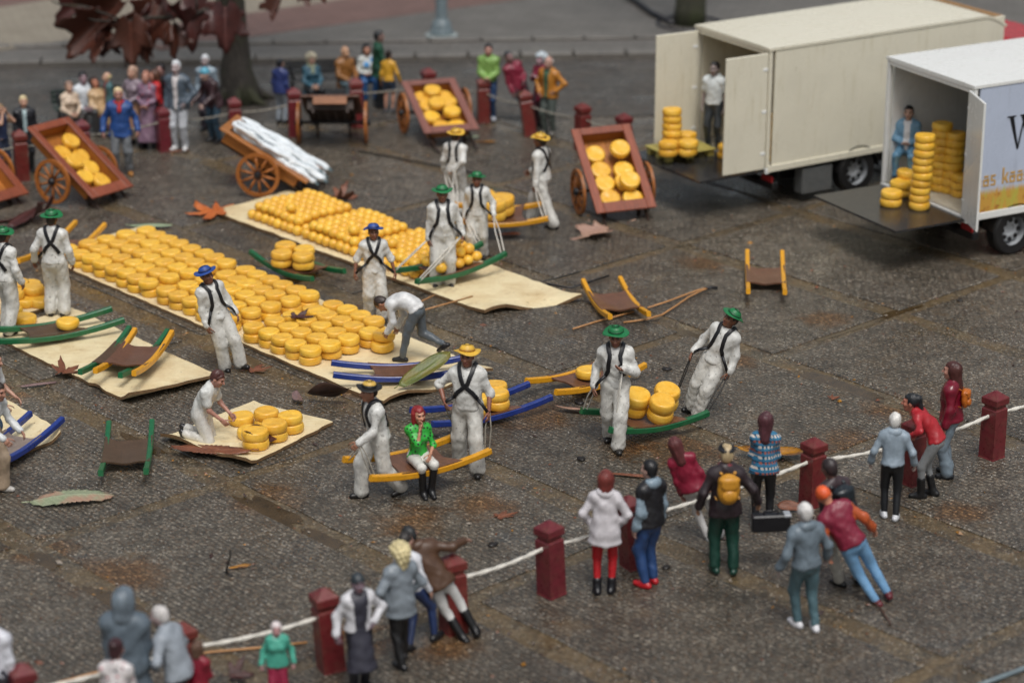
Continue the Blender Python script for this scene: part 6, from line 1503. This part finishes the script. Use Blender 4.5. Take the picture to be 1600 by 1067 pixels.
# ------------------------------------------------------------------ fallen leaves, rods, twigs
LG = 'fallen leaves on the paving'
def leaf(px, py, size, turn, kind, mat, label, z=.03, curl=.4, pitch=0, roll=0, seed=0, sx=1.0):
    g = G(px, py, z); o = leaf_mesh(kind, 100 + seed, curl).obj('fallen_leaf', LM[mat], None, True); o.data.name = 'fallen_leaf'
    o.matrix_world = m4(rotm(rad(turn), rad(pitch), rad(roll)), g, (size, size * sx, size)); tag(o, label, 'leaf', LG); return o
leaf(338, 330, .62, 200, 'maple', 'orange', 'bright orange maple leaf at the left end of the back board', .06, .5, 0, 8, 1)
leaf(236, 352, .42, 2, 'ovate', 'sage', 'narrow pale green leaf lying behind the long pile', .03, .1, seed=2, sx=.6)
leaf(530, 306, .40, 20, 'maple', 'brown', 'curled brown leaf behind the round cheese pile', .10, 1.2, 0, 10, 3)
leaf(938, 362, .66, 205, 'rag', 'pale', 'large pale brown maple leaf below the steep handcart', .07, .45, 0, 8, 4, .95)
leaf(100, 580, .38, 60, 'maple', 'brown', 'brown maple leaf at the edge of the left board', .10, .5, 12, 6, 5)
leaf(112, 776, .60, 12, 'oak', 'oak', 'long oak leaf, green with orange base, at the lower left', .07, .5, 10, 0, 6, 1.1)
leaf(395, 578, .34, 20, 'maple', 'brown', 'wet brown leaf by the feet of the leaning blue hat', .02, .15, seed=7, sx=.6)
leaf(464, 622, .22, 100, 'ovate', 'mauve', 'small mauve leaf right of the small board', .06, .8, 20, 0, 8)
leaf(512, 612, .34, 150, 'ovate', 'dark', 'upturned dark leaf beside the end of the long board', .20, .9, 50, 20, 9, 1.5)
leaf(664, 578, .52, 42, 'ovate', 'green', 'large green leaf lying across the blue stretcher', .38, .45, 20, -22, 10, .7)
leaf(1206, 708, .52, 352, 'ovate', 'ochre', 'curved ochre leaf behind the woman in patterned jumper', .06, .9, 18, 0, 11, .7)
leaf(1236, 792, .20, 340, 'ovate', 'brown', 'curled brown leaf at the foot of the rope bollard', .05, .9, 20, 0, 12)
leaf(330, 702, .62, 172, 'oak', 'brown', 'long wet brown leaf across the edge of the small board', .11, .12, -4, 0, 13, .8)
leaf(408, 678, .34, 40, 'ovate', 'red', 'dark purple curled leaf before the kneeling person', .24, 1.2, 30, 20, 14, 1.3)
leaf(420, 526, .42, 35, 'maple', 'red', 'dark red leaf at the front edge of the long board', .12, .5, 30, 0, 15, .55)
leaf(462, 495, .36, 5, 'maple', 'red', 'dark red leaf lying on top of the long cheese pile', .36, .3, 6, 0, 16, .6)
leaf(52, 332, .95, 250, 'maple', 'red', 'big dark red leaf behind the two green hats', .12, .7, 20, 0, 17, .8)
leaf(640, 366, .20, 10, 'ovate', 'orange', 'small orange leaf by the slimmer green hat', .03, .4, seed=18)
leaf(795, 366, .22, 12, 'ovate', 'orange', 'small orange leaf under the back yellow stretcher', .03, .4, seed=19)
leaf(908, 640, .42, 170, 'ovate', 'pale', 'reddish leaf behind the legs of the green hat carrier', .06, .4, 8, 0, 20, .5)
leaf(985, 742, .34, 170, 'ovate', 'brown', 'brown leaf behind the white hooded coat', .03, .3, seed=21, sx=.4)
leaf(782, 806, .30, 30, 'maple', 'brown', 'faint brown leaf in front of the seated woman', .015, .1, seed=22, sx=.6)
leaf(375, 884, .16, 20, 'ovate', 'ochre', 'small ochre leaf by the upright twig', .03, .4, seed=23, sx=.6)
leaf(365, 1052, .26, 10, 'maple', 'red', 'small crimson leaf beside the child in teal', .05, .8, 20, 0, 24)
leaf(760, 222, .22, 0, 'ovate', 'ochre', 'ochre leaf below the front back-row bollard', .03, .4, seed=25, sx=.6)
leaf(1300, 622, .15, 30, 'maple', 'brown', 'tiny brown leaf in the slab joint at the right', .02, .5, seed=26)
leaf(735, 214, .20, 8, 'ovate', 'sage', 'pale small leaf right of the dark cart', .03, .3, seed=27, sx=.5)
leaf(1025, 212, .16, 8, 'maple', 'orange', 'small orange leaf beside the pallet', .03, .4, seed=28)
leaf(60, 600, .30, 20, 'ovate', 'mauve', 'flat grey leaf left of the board with two stretchers', .02, .1, seed=29, sx=.4)
leaf(280, 236, .22, 20, 'ovate', 'brown', 'brown leaf at the feet of the grey suit', .02, .2, seed=30, sx=.5)
def rod(pts, r, mat, label, z=.05, name='rod', group='thin rods on the paving'):
    b = MB(); b.tube([G(x, y, zz if zz is not None else z) for x, y, zz in pts], r, n=6); return tag(b.obj(name, mat, None, True), label, 'rod', group)
rod([(895, 514, .03), (930, 503, .03), (960, 495, .05), (990, 487, .04)], .017, M_TAN, 'straight tan rod passing under the yellow stretcher')
rod([(1012, 481, .05), (1040, 472, .06), (1070, 461, .06), (1092, 453, .06), (1106, 450, .06)], .018, M_TAN, 'upper tan rod of the forked pair ending in a black tip')
rod([(974, 504, .03), (1010, 499, .04), (1034, 492, .05), (1056, 478, .06), (1076, 464, .06), (1096, 454, .07), (1104, 451, .08)], .018, M_TAN, 'lower curved tan rod of the forked pair')
rod([(1102, 451, .06), (1112, 449, .06), (1121, 450, .05)], .026, M_BLACK, 'black tip at the end of the forked tan rods')
rod([(836, 441, .04), (868, 446, .04), (892, 450, .04), (922, 440, .05), (951, 431, .06)], .02, M_BLACK, 'bent dark rod lying right of the back board')
rod([(842, 441, .05), (876, 433, .05), (906, 425, .06)], .016, M_ROPED, 'short dark rod right of the back board')
rod([(636, 482, .35), (658, 471, .35), (679, 461, .33)], .016, M_TAN, 'short tan rod above the bending person', z=.3)
rod([(660, 485, .30), (700, 474, .28), (738, 463, .22)], .016, M_TAN, 'longer tan rod above the bending person', z=.3)
rod([(356, 896, .02), (354, 890, .10), (357, 880, .28), (360, 868, .42), (359, 858, .55)], .012, M_ROPED, 'thin dark twig standing upright on the bare slab', name='twig', group='twigs')
rod([(352, 893, .02), (358, 897, .03), (364, 899, .02)], .014, M_ROPED, 'small dark root of the upright twig', name='twig', group='twigs')
rod([(1352, 930, .04), (1376, 950, .03), (1392, 975, .02)], .012, paint('4a3226', .6), 'thin brown twig at the feet of the leaning person', name='twig', group='twigs')
rod([(90, 1066, .02), (150, 1050, .02), (240, 1034, .02), (330, 1018, .02), (400, 1012, .02), (480, 1003, .02)], .018, M_TAN, 'long straw lying along the lower left of the rope', name='straw', group='twigs')
rod([(880, 470, .02), (912, 470, .02), (1000, 503, .02), (1030, 500, .02)], .010, M_ROPED, 'thin dark wire under the yellow stretcher', name='wire', group='twigs')
rod([(640, 203, .02), (600, 225, .02), (560, 236, .02), (700, 262, .02), (740, 270, .02)][2:], .02, M_ROPED, 'dark cable lying behind the straw hat carriers', name='cable', group='twigs')
rod([(1528, 1070, .03), (1562, 1058, .03), (1610, 1040, .03), (1700, 1010, .03)], .035, M_STEEL, 'grey pipe crossing the lower right corner', name='pipe', group='twigs')
# dark pebble-like lumps lying about
lump = MB(); lump.lathe([(0, 0), (.055, .005), (.07, .03), (.05, .06), (0, .065)], 9, wob=lambda r, a: .012 * math.sin(3 * a)); lum = lump.mesh('clod', paint('201c1a', .4), True)
for k, (px, py, s, lb) in enumerate(((692 + 350, 578, .9, 'dark clod behind the dark green stretcher'), (706 + 335, 887, .8, 'dark clod right of the red shoes'), (908, 718, .9, 'dark chip left of the tilted bollard'), (1500, 470, .6, 'small clod far right of the trucks'), (770, 852, .9, 'tiny clod below the yellow stretcher'), (905, 630, 1.1, 'dark clod under the yellow stretcher end'))):
    o = link('clod', lum); o.matrix_world = m4(rotm(k), G(px, py, 0), (s * 1.4, s, s * .7)); tag(o, lb, 'clod')
# crumbs of leaf and grit too many to count
b = MB(); r_ = random.Random(9)
for k in range(2600):
    t = r_.random()
    if t < .55:   # swept into the joints
        row = TG[r_.randrange(4, 20)]; p = ST(r_.uniform(-14, 16), row + r_.gauss(0, .16))
    else: p = np.array([r_.uniform(-12, 12), r_.uniform(26, 56), 0])
    if p[1] < 25 or p[1] > 57: continue
    s = r_.uniform(.008, .026) * (2.0 if r_.random() < .05 else 1); a = r_.uniform(0, 6.28); u = np.array([math.cos(a), math.sin(a), r_.uniform(-.2, .3)]) * s * 1.5; v = np.array([-math.sin(a), math.cos(a), r_.uniform(-.2, .3)]) * s * .8; q = p + np.array([0, 0, .010])
    b.add([q - u, q + v, q + u, q - v, q + np.array([0, 0, s * .7])], [(0, 1, 4), (1, 2, 4), (2, 3, 4), (3, 0, 4)], r_.randrange(4))
stuff(b.obj('leaf_crumbs', [LM['brown'], LM['dark'], LM['ochre'], paint('8a8074', .5)]))
